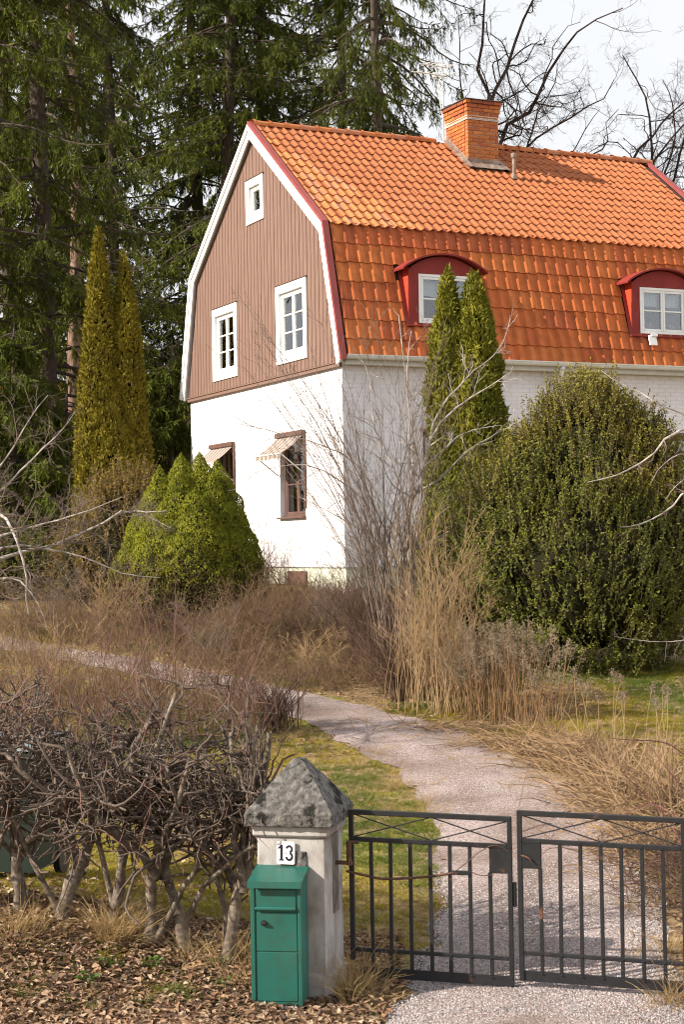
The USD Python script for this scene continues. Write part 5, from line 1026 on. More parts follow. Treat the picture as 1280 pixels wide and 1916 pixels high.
def leafy_shrub(name, label, base, blobs, nshoot, mat, seed, shoot=(0.12, 0.30), leaf=0.030, perleaf=24, topmat=None, topz=9.0, core=0.70, coremat=None):
    """broad evergreen: upright leafy shoots over ellipsoid blobs (x, y, z, rx, ry, rz)"""
    rng = np.random.default_rng(seed); t = thing(name, label, 'evergreen shrub', base); P_, N_ = [], []; inn = MB()
    wt = np.array([b[3] * b[5] for b in blobs]); wt = wt / wt.sum()
    for (x, y, z, rx, ry, rz), w in zip(blobs, wt):
        d = rand_dir(rng, int(nshoot * w)); p = d * np.array([rx, ry, rz]); nz = meshkit.fbm(p * 2.2 + [x, y, z], 4, seed) - 0.5
        p = p * (1.0 + 0.80 * nz - 0.22 * rng.random(len(d)) ** 2)[:, None] + np.array([x, y, z]); P_.append(p); N_.append(d)
        s_ = trimesh.creation.icosphere(3); s_.vertices = s_.vertices * np.array([rx, ry, rz]) * (core * (1 + 0.3 * (meshkit.fbm(s_.vertices * 2.2, 3, seed) - 0.5)))[:, None] + np.array([x, y, z]); inn.mesh(s_)
    P, N = np.vstack(P_), np.vstack(N_); k = P[:, 2] > 0.02; P, N = P[k], N[k]; n = len(P)
    D = unit(N * 0.55 + np.array([0, 0, 0.95]) + 0.30 * rng.normal(size=(n, 3))); L = rng.uniform(*shoot, n)
    S = P[:, None] + D[:, None] * (np.linspace(-0.35, 0.75, 3)[None, :, None] * L[:, None, None])
    obj('shoots', tubes(S, np.broadcast_to(np.array([0.004, 0.003, 0.002]), (n, 3)), 3), M_twig_grey, t, kind='stuff')
    m_ = perleaf; idx = np.repeat(np.arange(n), m_); u = np.tile(np.linspace(-0.3, 0.9, m_), n) + 0.05 * rng.normal(size=n * m_)
    C = P[idx] + D[idx] * (u * L[idx])[:, None]; ld = unit(D[idx] * 0.55 + rand_dir(rng, n * m_) * 0.9)
    V, F = kites(C, ld, leaf * rng.uniform(0.65, 1.25, n * m_), leaf * 0.55, rng, facing_side(ld, N[idx] * 0.7 + [0, 0, 0.5], rng, 0.55))
    obj('stems', tube([[0, 0, -0.3], [0, 0, blobs[0][2]]], 0.07, 7), M_twig_grey, t); obj('dark_core', inn.get(), coremat or M_core, t, smooth=True)
    if topmat is None: obj('foliage', (V, F), mat, t, kind='stuff')
    else:
        yel = (P[:, 2] + 1.3 * (meshkit.fbm(P * 1.6, 3, seed + 1) - 0.5) * 2 + 0.25 * rng.normal(size=n)) > topz
        q = yel[idx]; ids = np.arange(n * m_)
        for nm, mt, sel in (('foliage', mat, ~q), ('yellowed_foliage', topmat, q)):
            s2 = ids[sel]; obj(nm, (V.reshape(-1, 4, 3)[s2].reshape(-1, 3), np.vstack([np.arange(len(s2))[:, None] * 4 + [0, 1, 2], np.arange(len(s2))[:, None] * 4 + [0, 2, 3]])), mt, t, kind='stuff')
    return t
bb = np.array([wx(1085, 22.0), 22.0, gz(3, 21.0)])
leafy_shrub('box_shrub', 'huge dark green box shrub with yellowed tips beside the lawn', bb, [(-0.05, 0, 1.40, 1.38, 1.2, 1.50), (0.10, 0.0, 2.5, 0.86, 0.8, 1.20), (0.85, 0.1, 1.5, 1.00, 0.9, 1.35), (-0.85, 0.1, 1.7, 0.78, 0.8, 1.25), (0.12, 0, 3.2, 0.34, 0.34, 0.62), (1.0, 0.3, 2.1, 0.62, 0.6, 0.9), (0.52, 0.0, 2.9, 0.34, 0.34, 0.62), (-0.22, 0.0, 3.05, 0.22, 0.22, 0.5), (-0.6, 0.0, 2.55, 0.34, 0.34, 0.6), (0.95, 0, 2.75, 0.2, 0.2, 0.5), (0.75, 0.0, 2.65, 0.50, 0.5, 0.85), (-0.45, 0.0, 2.45, 0.55, 0.55, 0.95), (0.35, 0, 3.0, 0.45, 0.4, 0.7)], 11500, L_box, 54, (0.12, 0.34), 0.038, 22, L_boxtop, 2.45)
bb = np.array([wx(215, 29.0), 29.0, gz(-3.5, 29.0)])
leafy_shrub('bronzed_shrub', 'orange bronzed leafy bush between the twin thuja and the dwarf spruce', bb, [(0.05, 0, 0.85, 0.72, 0.6, 1.15), (0.35, 0, 1.2, 0.42, 0.4, 1.05), (-0.55, 0, 0.6, 0.55, 0.5, 0.75), (-0.05, 0.1, 1.35, 0.35, 0.35, 0.95)], 1500, L_bronze, 55, (0.16, 0.40), 0.042, 22, core=0.72)
bb = np.array([wx(105, 30.0), 30.0, gz(-5, 30.0)])
leafy_shrub('low_evergreen', 'low dark green bush at the left under the fruit tree branches', bb, [(0.0, 0, 0.45, 1.1, 0.6, 0.6), (0.8, 0, 0.5, 0.6, 0.5, 0.65), (-1.1, 0, 0.6, 0.9, 0.6, 0.8)], 1300, L_box, 56, (0.14, 0.30), 0.040, 22)
bb = np.array([wx(868, 23.5), 23.5, gz(1.6, 23.5)])
leafy_shrub('low_evergreen', 'green bush filling the gap between the narrow thuja and the huge box shrub', bb, [(0.0, 0, 0.9, 0.75, 0.6, 1.15), (0.45, 0, 1.3, 0.45, 0.5, 1.0)], 1700, L_box, 57, (0.12, 0.28), 0.034, 20, L_boxtop, 2.6)

# ------------------------------------------------------------------ the bare clipped hedge left of the pillar
def hedge_bush(px, y, seed, label, lean=0.0, fork=0.5, big=1.0):
    rng = np.random.default_rng(seed); x = wx(px, y); z = gz(x, y); t = thing('hedge_shrub', label, 'hedge shrub', (x, y, z), 0, 'clipped bare hedge left of the gate pillar')
    top = 1.93 - z
    P0, R0a = grow(np.array([[0, 0, -0.12]]), np.array([[lean, 0.05 * rng.normal(), 1.0]]), [fork + 0.12], 0.049 * big, 0.038 * big, 7, 0.10, 0.05, rng)
    R0a[:, 0] *= 1.35
    tr = MB().add(*tube(P0[0], R0a[0] * (1 + 0.16 * rng.normal(size=7)), 9))
    Pq, Rq = grow(np.array([[0.05 * np.sign(lean + 1e-3), 0.03, -0.1]]), np.array([[-0.14 * np.sign(lean + 1e-3), 0.1, 1.0]]), [fork + 0.45], 0.024, 0.013, 8, 0.16, 0.03, rng); tr.add(*tube(Pq[0], Rq[0], 7))
    nf = rng.integers(4, 6); e = np.repeat(P0[:, -1], nf, 0) - np.c_[np.zeros((nf, 2)), rng.uniform(0, 0.14, nf)]
    az = np.linspace(0, 2 * np.pi, nf, endpoint=False) + rng.uniform(0, 6)
    P1, R1 = grow(e, np.c_[np.cos(az) * 0.50, np.sin(az) * 0.34, np.ones(nf)], rng.uniform(0.72, 1.0, nf) * (top - fork), 0.029 * big, 0.014, 8, 0.25, 0.03, rng)
    if seed == 201: P1[..., 0] = np.where(P1[..., 0] > 0.12, 0.12 + (P1[..., 0] - 0.12) * 0.25, P1[..., 0])
    tr.add(*tubes(P1, R1 * (1 + 0.20 * rng.normal(size=R1.shape)), 7))
    br, tw = MB(), MB()
    def clipz(C, lo, hi): return (C[:, 2] > lo) & (C[:, 2] < hi) & (np.abs(C[:, 1]) < 0.50)
    C, D, r, tt, idx = sprout(P1, R1, 8, 0.15, 1.0, 1.05, rng, 0.35); D[:, 2] *= 0.5; k = C[:, 2] > 0.55; C, D, r = C[k], D[k], r[k]
    P2, R2 = grow(C, D, rng.uniform(0.32, 0.75, len(C)), np.minimum(r * 0.8, 0.014), 0.0065, 9, 0.40, 0.02, rng)
    C, D, r, tt, idx = sprout(P2, R2, 4, 0.1, 1.0, 1.0, rng, 0.4); k = clipz(C, 0.60, top + 0.02); C, D, r = C[k], D[k], r[k]; D[:, 2] *= 0.7
    P3, R3 = grow(C, D, rng.uniform(0.18, 0.42, len(C)), np.minimum(r * 0.8, 0.0085), 0.0038, 7, 0.48, 0.03, rng)
    C, D, r, tt, idx = sprout(P3, R3, 5, 0.1, 1.0, 0.95, rng, 0.4); k = clipz(C, 0.66, top + 0.03); C, D, r = C[k], D[k], r[k]; low = C[:, 2] < 0.95; sel = rng.random(len(C)) < np.where(low, 0.18, 0.42); C, D, r = C[sel], D[sel], r[sel]
    P4, R4 = grow(C, D, rng.uniform(0.10, 0.30, len(C)), np.minimum(r * 0.8, 0.0048), 0.0018, 5, 0.36, 0.02, rng)
    # lines that grew past the clipped top are cut back
    for P_ in (P2, P3, P4):
        over = np.maximum(P_[..., 2] - (top - 0.02), 0); P_[..., 2] -= over * 0.95
        P_[..., 1] = np.clip(P_[..., 1], -0.52, 0.52)
    if seed == 201:
        for P_ in (P1, P2, P3, P4): P_[..., 0] = np.where(P_[..., 0] > 0.12, 0.12 + (P_[..., 0] - 0.12) * 0.25, P_[..., 0])
    br.add(*tubes(P2, R2, 5)); br.add(*tubes(P3, R3, 4)); tw.add(*tubes(P4, R4, 3))
    # straight new shoots from the top and sides
    src = np.vstack([P3[:, -1], P4[:, -1]]); src = src[(src[:, 2] > top - 0.42)]; src = src[rng.permutation(len(src))[:60]]
    P5, R5 = grow(src, np.c_[rng.normal(size=(len(src), 2)) * 0.42, np.ones(len(src))], rng.uniform(0.06, 0.34, len(src)), 0.0032, 0.0012, 5, 0.07, 0.04, rng)
    src2 = P3[:, -1]; src2 = src2[(src2[:, 2] > 0.5)]; src2 = src2[rng.permutation(len(src2))[:26]]
    P6, R6 = grow(src2, np.c_[rng.normal(size=len(src2)) * 0.7, -0.6 + 0.4 * rng.normal(size=len(src2)), 0.3 * rng.normal(size=len(src2))], rng.uniform(0.15, 0.5, len(src2)), 0.0042, 0.0016, 7, 0.16, -0.12, rng)
    sh = MB().add(*tubes(P5, R5, 3)); sh.add(*tubes(P6, R6, 3))
    obj('trunk', tr.get(), M_bark_hedge, t, smooth=True); obj('branches', br.get(), M_twig_hedge, t, smooth=True, kind='stuff'); obj('twigs', tw.get(), M_twig_hedge, t, kind='stuff'); obj('shoots', sh.get(), M_shoot, t, kind='stuff')
    return t
HB = [(415, 10.85, 201, 'hedge shrub nearest the mailbox, dark straight trunk', 0.03, 0.55, 0.95), (345, 10.98, 202, 'second hedge shrub from the mailbox, pale trunk leaning left', -0.12, 0.62, 0.85), (262, 11.02, 203, 'third hedge shrub from the mailbox, forking low beside tall dry grass', 0.30, 0.50, 0.95),
      (188, 11.12, 204, 'fourth hedge shrub from the mailbox, pale curved trunk at the dry grass', 0.22, 0.66, 0.85), (98, 11.2, 205, 'fifth hedge shrub from the mailbox, thick trunk with two stems', 0.0, 0.45, 1.15), (22, 11.3, 206, 'sixth hedge shrub from the mailbox, thin twin trunks near the left edge', 0.12, 0.42, 0.9), (-55, 11.35, 207, 'hedge shrub cut by the left edge of the photo', 0.1, 0.5, 1.0), (-140, 11.4, 208, 'hedge shrub just outside the left edge whose twigs reach in', 0.0, 0.5, 1.0)]
for h in HB: hedge_bush(h[0], h[1], h[2], h[3], h[4], h[5], h[6])
# the dark bin standing behind the hedge
bo = np.array([wx(22, 12.6), 12.6, gz(-2.4, 12.6)])
bin_ = thing('waste_bin', 'dark green wheeled bin with a blue grey lid half hidden behind the hedge', 'bin', bo, -14)
bn = trimesh.convex.convex_hull(np.array([[sx * w_, sy * w_ * 0.95, z] for w_, z in ((0.23, 0.08), (0.285, 0.92)) for sx in (-1, 1) for sy in (-1, 1)]))
M_bin = plain('dark_green_plastic', (0.012, 0.022, 0.016), 0.5); M_lid = plain('blue_grey_plastic', (0.16, 0.20, 0.21), 0.5)
obj('body', bn, M_bin, bin_); obj('rim', MB().box([-0.30, -0.29, 0.90], [0.30, 0.30, 0.95], 0.01).get(), M_bin, bin_)
obj('lid', trimesh.convex.convex_hull(np.array([[sx * 0.305, y_, z] for sx in (-1, 1) for y_, z in ((-0.31, 0.952), (-0.30, 0.985), (0.0, 1.03), (0.31, 1.02), (0.31, 0.952))])), M_lid, bin_)
obj('handle', tube([[-0.2, 0.36, 0.96], [0.2, 0.36, 0.96]], 0.016), M_bin, bin_)
for s_ in (-1, 1):
    w_ = trimesh.creation.cylinder(0.10, 0.05, sections=20); w_.apply_transform(trimesh.transformations.rotation_matrix(np.pi / 2, [0, 1, 0])); w_.apply_translation([s_ * 0.24, 0.27, 0.09]); obj('wheel', w_, M_black, bin_)

# ------------------------------------------------------------------ dry perennials, straw and brambles right of the path
def stems(name, label, base, n, sx, sy, h, lean, seed, mat, plume=None, cat='dry perennials', r0=0.0038, wig=0.05, headn=26, headl=0.16):
    rng = np.random.default_rng(seed); t = thing(name, label, cat, base)
    xy = np.c_[rng.normal(size=n) * sx, rng.normal(size=n) * sy]; z = height(base[0] + xy[:, 0], base[1] + xy[:, 1]) - base[2] - 0.02
    D = np.c_[rng.normal(size=n) * lean + xy[:, 0] * 0.5 / max(sx, 0.05) * lean, rng.normal(size=n) * lean, np.ones(n)]
    P, R = grow(np.c_[xy, z], D, rng.uniform(*h, n), r0, r0 * 0.45, 7, wig, 0.0, rng)
    obj('stems', tubes(P, R, 4), mat, t, kind='stuff')
    if plume is not None:
        tip, d = P[:, -1], unit(P[:, -1] - P[:, -2]); m_ = headn
        idx = np.repeat(np.arange(n), m_); u = rng.random(n * m_)
        C = tip[idx] - d[idx] * (u * headl)[:, None]; dd = unit(rand_dir(rng, n * m_) + d[idx] * 0.8 + [0.15, 0, 0])
        Q, Rq = grow(C, dd, rng.uniform(0.03, 0.10, n * m_) * (0.4 + 0.8 * u), 0.0012, 0.0007, 4, 0.25, -0.10, rng)
        kv = MB().add(*tubes(Q, Rq, 3)); cc, d2, _, _, _ = sprout(Q, Rq, 5, 0.2, 1.0, 0.9, rng); kv.add(*kites(cc, d2, rng.uniform(0.010, 0.022, len(cc)), 0.007, rng))
        obj('seed_heads', kv.get(), plume, t, kind='stuff')
    return t
b_ = on_ground(945, 1350); stems('goldenrod', 'clump of dry goldenrod with feathery grey heads before the box shrub', b_, 95, 0.20, 0.16, (0.75, 1.15), 0.10, 91, M_stem_gold, M_plume)
b_ = on_ground(890, 1345); stems('goldenrod', 'rusty dry goldenrod clump leaning on the pale tan stems', b_, 70, 0.13, 0.14, (0.55, 1.0), 0.10, 92, M_stem_gold, M_plume)
b_ = on_ground(1015, 1385); stems('goldenrod', 'leaning dry goldenrod stems with heads spread over the dark shrub base', b_, 34, 0.12, 0.12, (0.65, 1.1), 0.22, 93, M_stem_gold, M_plume)
b_ = on_ground(1130, 1440); stems('dry_perennial', 'few thin dry stems with curled seed heads standing over the lawn', b_, 9, 0.35, 0.2, (0.7, 1.0), 0.10, 94, M_stem_tan, M_plume, headn=34, headl=0.10)
b_ = on_ground(1235, 1480); stems('dry_perennial', 'thin dry stems with small heads near the right edge', b_, 8, 0.25, 0.2, (0.7, 1.05), 0.12, 95, M_stem_tan, M_plume, headn=22, headl=0.10)
def straw_heap(label, px, py, n, sx, sy, L, seed, updir=(0.0, 0.0, 0.35), mat=M_straw, hump=0.16, name='straw_heap', r0=0.0054):
    rng = np.random.default_rng(seed); b = on_ground(px, py); t = thing(name, label, 'dry stems', b, kind='stuff')
    xy = np.c_[rng.normal(size=n) * sx, rng.normal(size=n) * sy]; r2 = (xy[:, 0] / sx) ** 2 + (xy[:, 1] / sy) ** 2
    z = height(b[0] + xy[:, 0], b[1] + xy[:, 1]) - b[2] + hump * np.exp(-r2 / 1.6) * rng.random(n)
    D = rng.normal(size=(n, 3)) * [1, 1, 0.28] + np.array(updir)
    P, R = grow(np.c_[xy, z], D, rng.uniform(*L, n), r0, r0 * 0.4, 6, 0.14, -0.06, rng)
    g_ = height(b[0] + P[..., 0], b[1] + P[..., 1]) - b[2] + 0.006; P[..., 2] = np.maximum(P[..., 2], g_)
    obj('stalks', tubes(P, R, 3), mat, t, kind='stuff'); return t
straw_heap('fallen straw coloured stalks beside the path, right of the goldenrod', 1060, 1420, 420, 0.26, 0.30, (0.15, 0.55), 101, (-0.2, -0.2, 0.3))
straw_heap('mounded dry straw clump at the lawn edge above the right gate leaf', 1110, 1440, 380, 0.20, 0.22, (0.2, 0.5), 102, (-0.4, 0, 0.55), hump=0.30)
straw_heap('tangled pale broken stalks sloping down to the path edge', 1170, 1490, 620, 0.30, 0.45, (0.2, 0.65), 103, (0.0, -0.1, 0.5), hump=0.2)
straw_heap('thick tangle of dry stalks at the right edge over the gate', 1265, 1530, 650, 0.26, 0.45, (0.2, 0.75), 104, (-0.2, -0.1, 0.6), hump=0.28)
straw_heap('flattened straw along the path edge behind the right gate leaf', 1190, 1590, 420, 0.26, 0.40, (0.12, 0.45), 105, (0, 0, 0.2), hump=0.10)
straw_heap('brown twiggy tangle behind the right end of the gate', 1262, 1660, 380, 0.18, 0.40, (0.2, 0.6), 106, (-0.2, 0, 0.6), M_twig_redbrown, 0.22, 'twig_tangle', 0.0035)
straw_heap('straw strewn at the path bend under the tan stems', 850, 1365, 300, 0.55, 0.22, (0.12, 0.42), 107, (0, 0, 0.1), hump=0.06)
straw_heap('straw and stalks lying below the rusty goldenrod', 960, 1395, 300, 0.40, 0.22, (0.12, 0.45), 108, (0, 0, 0.15), hump=0.08)
b_ = on_ground(1230, 1510); stems('dry_perennial', 'stiff pale broken stalks standing among the tangle at the right', b_, 60, 0.28, 0.45, (0.3, 0.75), 0.28, 109, M_straw, None, r0=0.0045)
rng = np.random.default_rng(110)
br = thing('bramble', 'dark red arching bramble canes over the dry tangle at the right edge', 'bramble', on_ground(1270, 1560)); o = on_ground(1270, 1560)
for pts in (((1290, 1640), (1275, 1580), (1240, 1520), (1200, 1480), (1160, 1440)), ((1290, 1560), (1262, 1525), (1225, 1505), (1190, 1512), (1165, 1530)), ((1300, 1500), (1250, 1440), (1200, 1385), (1185, 1382)), ((1290, 1420), (1240, 1388), (1180, 1384), (1140, 1380)), ((1285, 1700), (1262, 1640), (1230, 1610), (1195, 1640), (1178, 1690))):
    obj('cane', tube(px_limb(pts, 12.4, 0.12, rng, 16) - o, np.linspace(0.0055, 0.0025, 16), 5), M_bramble, br, smooth=True)

# single bare bushes standing out of the brush
for k, (px, py, w, h, n, mt, lab) in enumerate(((455, 1205, 0.5, 0.9, 34, M_brush, 'tan twiggy bush at the right foot of the dwarf spruce'), (545, 1215, 0.55, 0.75, 40, M_twig_redbrown, 'brown twiggy bush on the mound below the awning window'),
        (618, 1190, 0.5, 1.0, 40, M_twig_grey, 'grey twiggy bush on the mound right below the house corner'), (672, 1245, 0.5, 0.9, 36, M_brush, 'tan twiggy bush at the right flank of the mound'), (590, 1262, 0.45, 0.55, 30, M_stem_tan, 'low pale stems at the front foot of the mound'),
        (120, 1165, 0.7, 0.9, 44, M_twig_grey, 'grey dead bush under the low fruit tree branch'), (45, 1205, 0.6, 0.8, 36, M_brush, 'tan dead bush at the left edge above the hedge'), (300, 1225, 0.5, 0.85, 30, M_twig_redbrown, 'dark twiggy bush before the middle of the dwarf spruce'),
        (395, 1245, 0.5, 0.8, 30, M_twig_grey, 'grey twigs at the right front of the dwarf spruce'), (215, 1195, 0.6, 0.9, 36, M_stem_tan, 'pale dry stems at the left foot of the dwarf spruce'), (800, 1240, 0.5, 1.1, 40, M_twig_grey, 'grey twiggy bush behind the pale tan stems'), (430, 1330, 0.6, 0.8, 26, M_shoot, 'reddish shoots beside the path above the right end of the hedge'),
        (250, 1330, 0.7, 1.0, 22, M_shoot, 'tall reddish shoots above the middle of the hedge'), (90, 1320, 0.7, 0.9, 40, M_stem_tan, 'tan stems rising above the left end of the hedge'))):
    b_ = on_ground(px, py); fan_shrub('twiggy_shrub', lab, b_, n, (-w, w, -w * 0.6, w * 0.6, h * 0.45, h * 1.1), 0, w * 0.3, 170 + k, mt, mt, 0.0062, (8, 4), lr=(0.14, 0.36), ang=0.7, wig=0.10)
# brown low brush on the mound before the house
rng = np.random.default_rng(120)
def brush(name, label, boxes, n, h, seed, mat, cat='brushwood', r=0.0042, lean=0.55):
    rng = np.random.default_rng(seed); t = thing(name, label, cat, (0, 0, 0), kind='stuff')
    x, y = rng.uniform(boxes[0], boxes[1], n), rng.uniform(boxes[2], boxes[3], n)
    e = ((x - (boxes[0] + boxes[1]) / 2) / (boxes[1] - boxes[0]) * 2) ** 2 + ((y - (boxes[2] + boxes[3]) / 2) / (boxes[3] - boxes[2]) * 2) ** 2
    k = (e < 1) & ~in_path(x, y, 0.05); x, y, e = x[k], y[k], e[k]; n = len(x)
    D = np.c_[rng.normal(size=(n, 2)) * lean, np.ones(n)]
    rs_ = r * rng.uniform(0.5, 1.5, n) * np.where(rng.random(n) < 0.12, 1.8, 1.0); D[:, :2] *= rng.uniform(0.2, 1.6, n)[:, None]; P, R = grow(onto(x, y, -0.02), D, rng.uniform(*h, n) * (1.1 - 0.5 * e) * rng.uniform(0.4, 1.2, n) * np.where(rng.random(n) < 0.10, 1.6, 1.0), rs_, rs_ * 0.4, 6, rng.uniform(0.04, 0.30, n), -0.03, rng)
    tw = MB().add(*tubes(P, R, 3)); C, d, rr, tt, i_ = sprout(P, R, 6, 0.2, 1.0, 0.95, rng, 0.4); Q, Rq = grow(C, d, rng.uniform(0.05, 0.28, len(C)), 0.0022, 0.001, 4, 0.34, -0.02, rng); tw.add(*tubes(Q, Rq, 3))
    obj('twigs', tw.get(), mat, t, kind='stuff'); return t
brush('brushwood', 'low brown tangled brush covering the mound below the house corner', (-2.4, 1.6, 20.6, 27.6), 4600, (0.20, 0.62), 121, M_brush)
brush('brushwood', 'brown brush at the foot of the dwarf spruce and plinth', (-2.4, 0.6, 26.6, 29.4), 900, (0.25, 0.65), 122, M_twig_redbrown)
brush('brushwood', 'grey brown dead growth along the left side below the evergreens', (-6.0, -2.2, 22.6, 27.5), 1800, (0.25, 0.75), 123, M_brush)
brush('brushwood', 'dead brush under the pale tan clump and the bare shrub', (0.1, 2.2, 20.0, 23.2), 1300, (0.3, 0.8), 124, M_brush)
brush('brushwood', 'reddish young shoots filling the ground behind the hedge', (-4.4, -0.9, 17.0, 20.0), 260, (0.3, 0.8), 125, M_shoot, lean=0.22, r=0.0036)
brush('brushwood', 'tan and red dead stems along the near side of the path where it runs left', (-5.2, -0.3, 17.6, 21.2), 1000, (0.5, 1.3), 126, M_brush, lean=0.26, r=0.0036)

# ------------------------------------------------------------------ ground cover
rng = np.random.default_rng(130)
def tuft(n, h, spread, w, droop, lean, seed):
    r = np.random.default_rng(seed); a = r.uniform(0, 2 * np.pi, n); q = spread * np.sqrt(r.random(n))
    return blades(np.c_[q * np.cos(a), q * np.sin(a), np.full(n, -0.004)], np.c_[np.cos(a) * lean + 0.2 * r.normal(size=n), np.sin(a) * lean + 0.2 * r.normal(size=n), np.ones(n)], r.uniform(0.55, 1.15, n) * h, w, droop, r)
short_moss = [(tuft(18, 0.035, 0.045, 0.0035, 0.15, 0.6, 1), L_moss), (tuft(18, 0.045, 0.05, 0.0035, 0.25, 0.7, 2), L_moss)]
short_dry = [(tuft(16, 0.055, 0.05, 0.0035, 0.5, 0.9, 3), L_drygrass), (tuft(16, 0.075, 0.05, 0.0035, 0.6, 1.0, 4), L_drygrass)]
short_green = [(tuft(18, 0.05, 0.045, 0.0035, 0.25, 0.6, 5), L_greengrass)]
pr = short_moss + short_dry + short_green
def lawn_pick(x, y, r, moss, green):
    n1 = meshkit.fbm(np.c_[x * 0.9, y * 0.55, 0 * x], 4, 31); n2 = meshkit.fbm(np.c_[x * 0.8 + 9, y * 0.5, 0 * x], 3, 32); u = r.random(len(x))
    k = np.where(n1 + 0.18 * (u - 0.5) > 0.5 - moss, r.integers(0, 2, len(x)), r.integers(2, 4, len(x))); return np.where(n2 + 0.2 * (r.random(len(x)) - 0.5) > 0.62 - green, 4, k)
def lawn(name, label, n, x0, x1, y0, y1, keep, moss, green, seed, scale=(0.7, 1.4)):
    r = np.random.default_rng(seed); x, y = spots(r, n, x0, x1, y0, y1, keep)
    return scatter(name, pr, onto(x, y), r, label, 'grass', scale=scale, tilt=0.1, pick=lawn_pick(x, y, r, moss, green))
off_path = lambda m: (lambda x, y: ~in_path(x, y, m))
lawn('grass', 'mossy yellow green and straw coloured lawn left of the path', 15000, -3.4, 1.9, 11.3, 19.6, off_path(0.02), 0.0, 0.0, 131)
lawn('grass', 'lawn right of the path before the box shrub', 14000, 1.3, 6.0, 14.5, 22.5, off_path(0.05), 0.02, 0.06, 132)
lawn('grass', 'dry grass beyond the path bend up to the house', 9000, -7.0, 3.0, 19.0, 29.5, off_path(0.03), -0.08, -0.02, 133, (1.0, 2.2))
dry_tall = [(tuft(26, 0.34, 0.05, 0.0035, 0.28, 0.35, 6), L_drygrass), (tuft(26, 0.22, 0.06, 0.0035, 0.45, 0.6, 7), L_drygrass)]
def tufts(label, spots_, seed, sc=(0.7, 1.2), protos=None, cat='grass'):
    r = np.random.default_rng(seed); P = []
    for px, py, n, sp in spots_:
        b = on_ground(px, py); x, y = b[0] + r.normal(size=n) * sp, b[1] + r.normal(size=n) * sp; P.append(onto(x, y))
    return scatter('dry_grass' if protos is None else 'green_grass', protos or dry_tall, np.vstack(P), r, label, cat, scale=sc, tilt=0.15)
tufts('tall dry grass between the hedge trunks and round the pillar foot', [(225, 1755, 22, 0.06), (205, 1745, 10, 0.07), (255, 1735, 8, 0.06), (95, 1760, 8, 0.12), (40, 1740, 6, 0.1), (440, 1800, 14, 0.09), (455, 1850, 5, 0.06), (640, 1850, 6, 0.08), (665, 1865, 9, 0.10), (660, 1830, 6, 0.08), (1272, 1880, 10, 0.07), (350, 1800, 3, 0.1)], 141)
tufts('dry tufts on the bare edges of the path', [(760, 1480, 20, 0.22), (790, 1520, 14, 0.15), (560, 1375, 24, 0.3), (940, 1425, 30, 0.25), (1010, 1460, 24, 0.2), (870, 1395, 16, 0.25), (680, 1420, 14, 0.2), (1120, 1530, 24, 0.2), (1200, 1690, 16, 0.16), (1240, 1780, 14, 0.12)], 142, (0.3, 0.7))
green_t = [(tuft(34, 0.13, 0.05, 0.0032, 0.2, 0.45, 8), L_greengrass), (tuft(24, 0.10, 0.05, 0.0032, 0.3, 0.6, 9), L_moss)]
tufts('green grass tufts sprouting through the fallen leaves under the hedge', [(200, 1790, 9, 0.05), (300, 1868, 9, 0.07), (275, 1880, 5, 0.06), (330, 1862, 5, 0.06), (48, 1862, 3, 0.05), (150, 1870, 3, 0.06), (1130, 1680, 3, 0.05)], 143, (0.5, 1.0), green_t)
# green herbs in the leaf litter
r = np.random.default_rng(144)
for k, (px, py, n, lab) in enumerate(((283, 1812, 26, 'small bright green herb in the leaves under the third hedge trunk'), (330, 1775, 22, 'small green herb between the hedge trunks'), (410, 1812, 24, 'green herb left of the mailbox'), (165, 1840, 30, 'flat green herb in the leaf litter at the lower left'), (420, 1850, 14, 'little green herb at the left foot of the mailbox'), (210, 1815, 16, 'green herb below the dry grass clump'))):
    b_ = on_ground(px, py); h = thing('herb', lab, 'plant', b_); a = r.uniform(0, 2 * np.pi, n); q = 0.055 * np.sqrt(r.random(n))
    C = np.c_[q * np.cos(a), q * np.sin(a), r.uniform(0.015, 0.07, n)]
    obj('leaves', kites(C, np.c_[np.cos(a), np.sin(a), r.uniform(-0.2, 0.6, n)], r.uniform(0.025, 0.045, n), 0.022, r, bend=0.12), L_herb, h, kind='stuff'); obj('stalks', tubes(np.stack([np.c_[C[:, :2] * 0.3, np.full(n, -0.01)], C], 1), np.full((n, 2), 0.0012), 3), L_herb, h, kind='stuff')
# fallen leaves
def leaf_piece(seed, L=0.062, W=0.036):
    r = np.random.default_rng(seed); k = 4; u = np.linspace(0, 1, k + 1); w = W * np.sin(np.pi * (0.06 + 0.9 * u)) ** 0.8 * 0.5; c = r.uniform(-0.9, 0.9); cr = r.uniform(0.2, 0.9)
    mid = np.c_[(u - 0.5) * L, 0.006 * r.normal(size=k + 1), 0.012 * c * np.cos(np.pi * (u - 0.5)) + 0.004]
    up = np.c_[np.zeros(k + 1), np.zeros(k + 1), w * cr]
    Lf, Rt = mid + np.c_[np.zeros(k + 1), w * 0.9, np.zeros(k + 1)] + up, mid - np.c_[np.zeros(k + 1), w * 0.9, np.zeros(k + 1)] + up * r.uniform(0.4, 1.2)
    v = np.vstack([Lf, mid, Rt]); i = np.arange(k); n = k + 1
    return v, np.vstack([np.stack([i, i + 1, i + 1 + n, i + n], 1), np.stack([i + n, i + 1 + n, i + 1 + 2 * n, i + 2 * n], 1)])
LP = [(leaf_piece(300 + q), M_leaf[m]) for m, cnt in ((0, 3), (1, 3), (2, 2), (3, 2), (4, 2)) for q in range(cnt)]
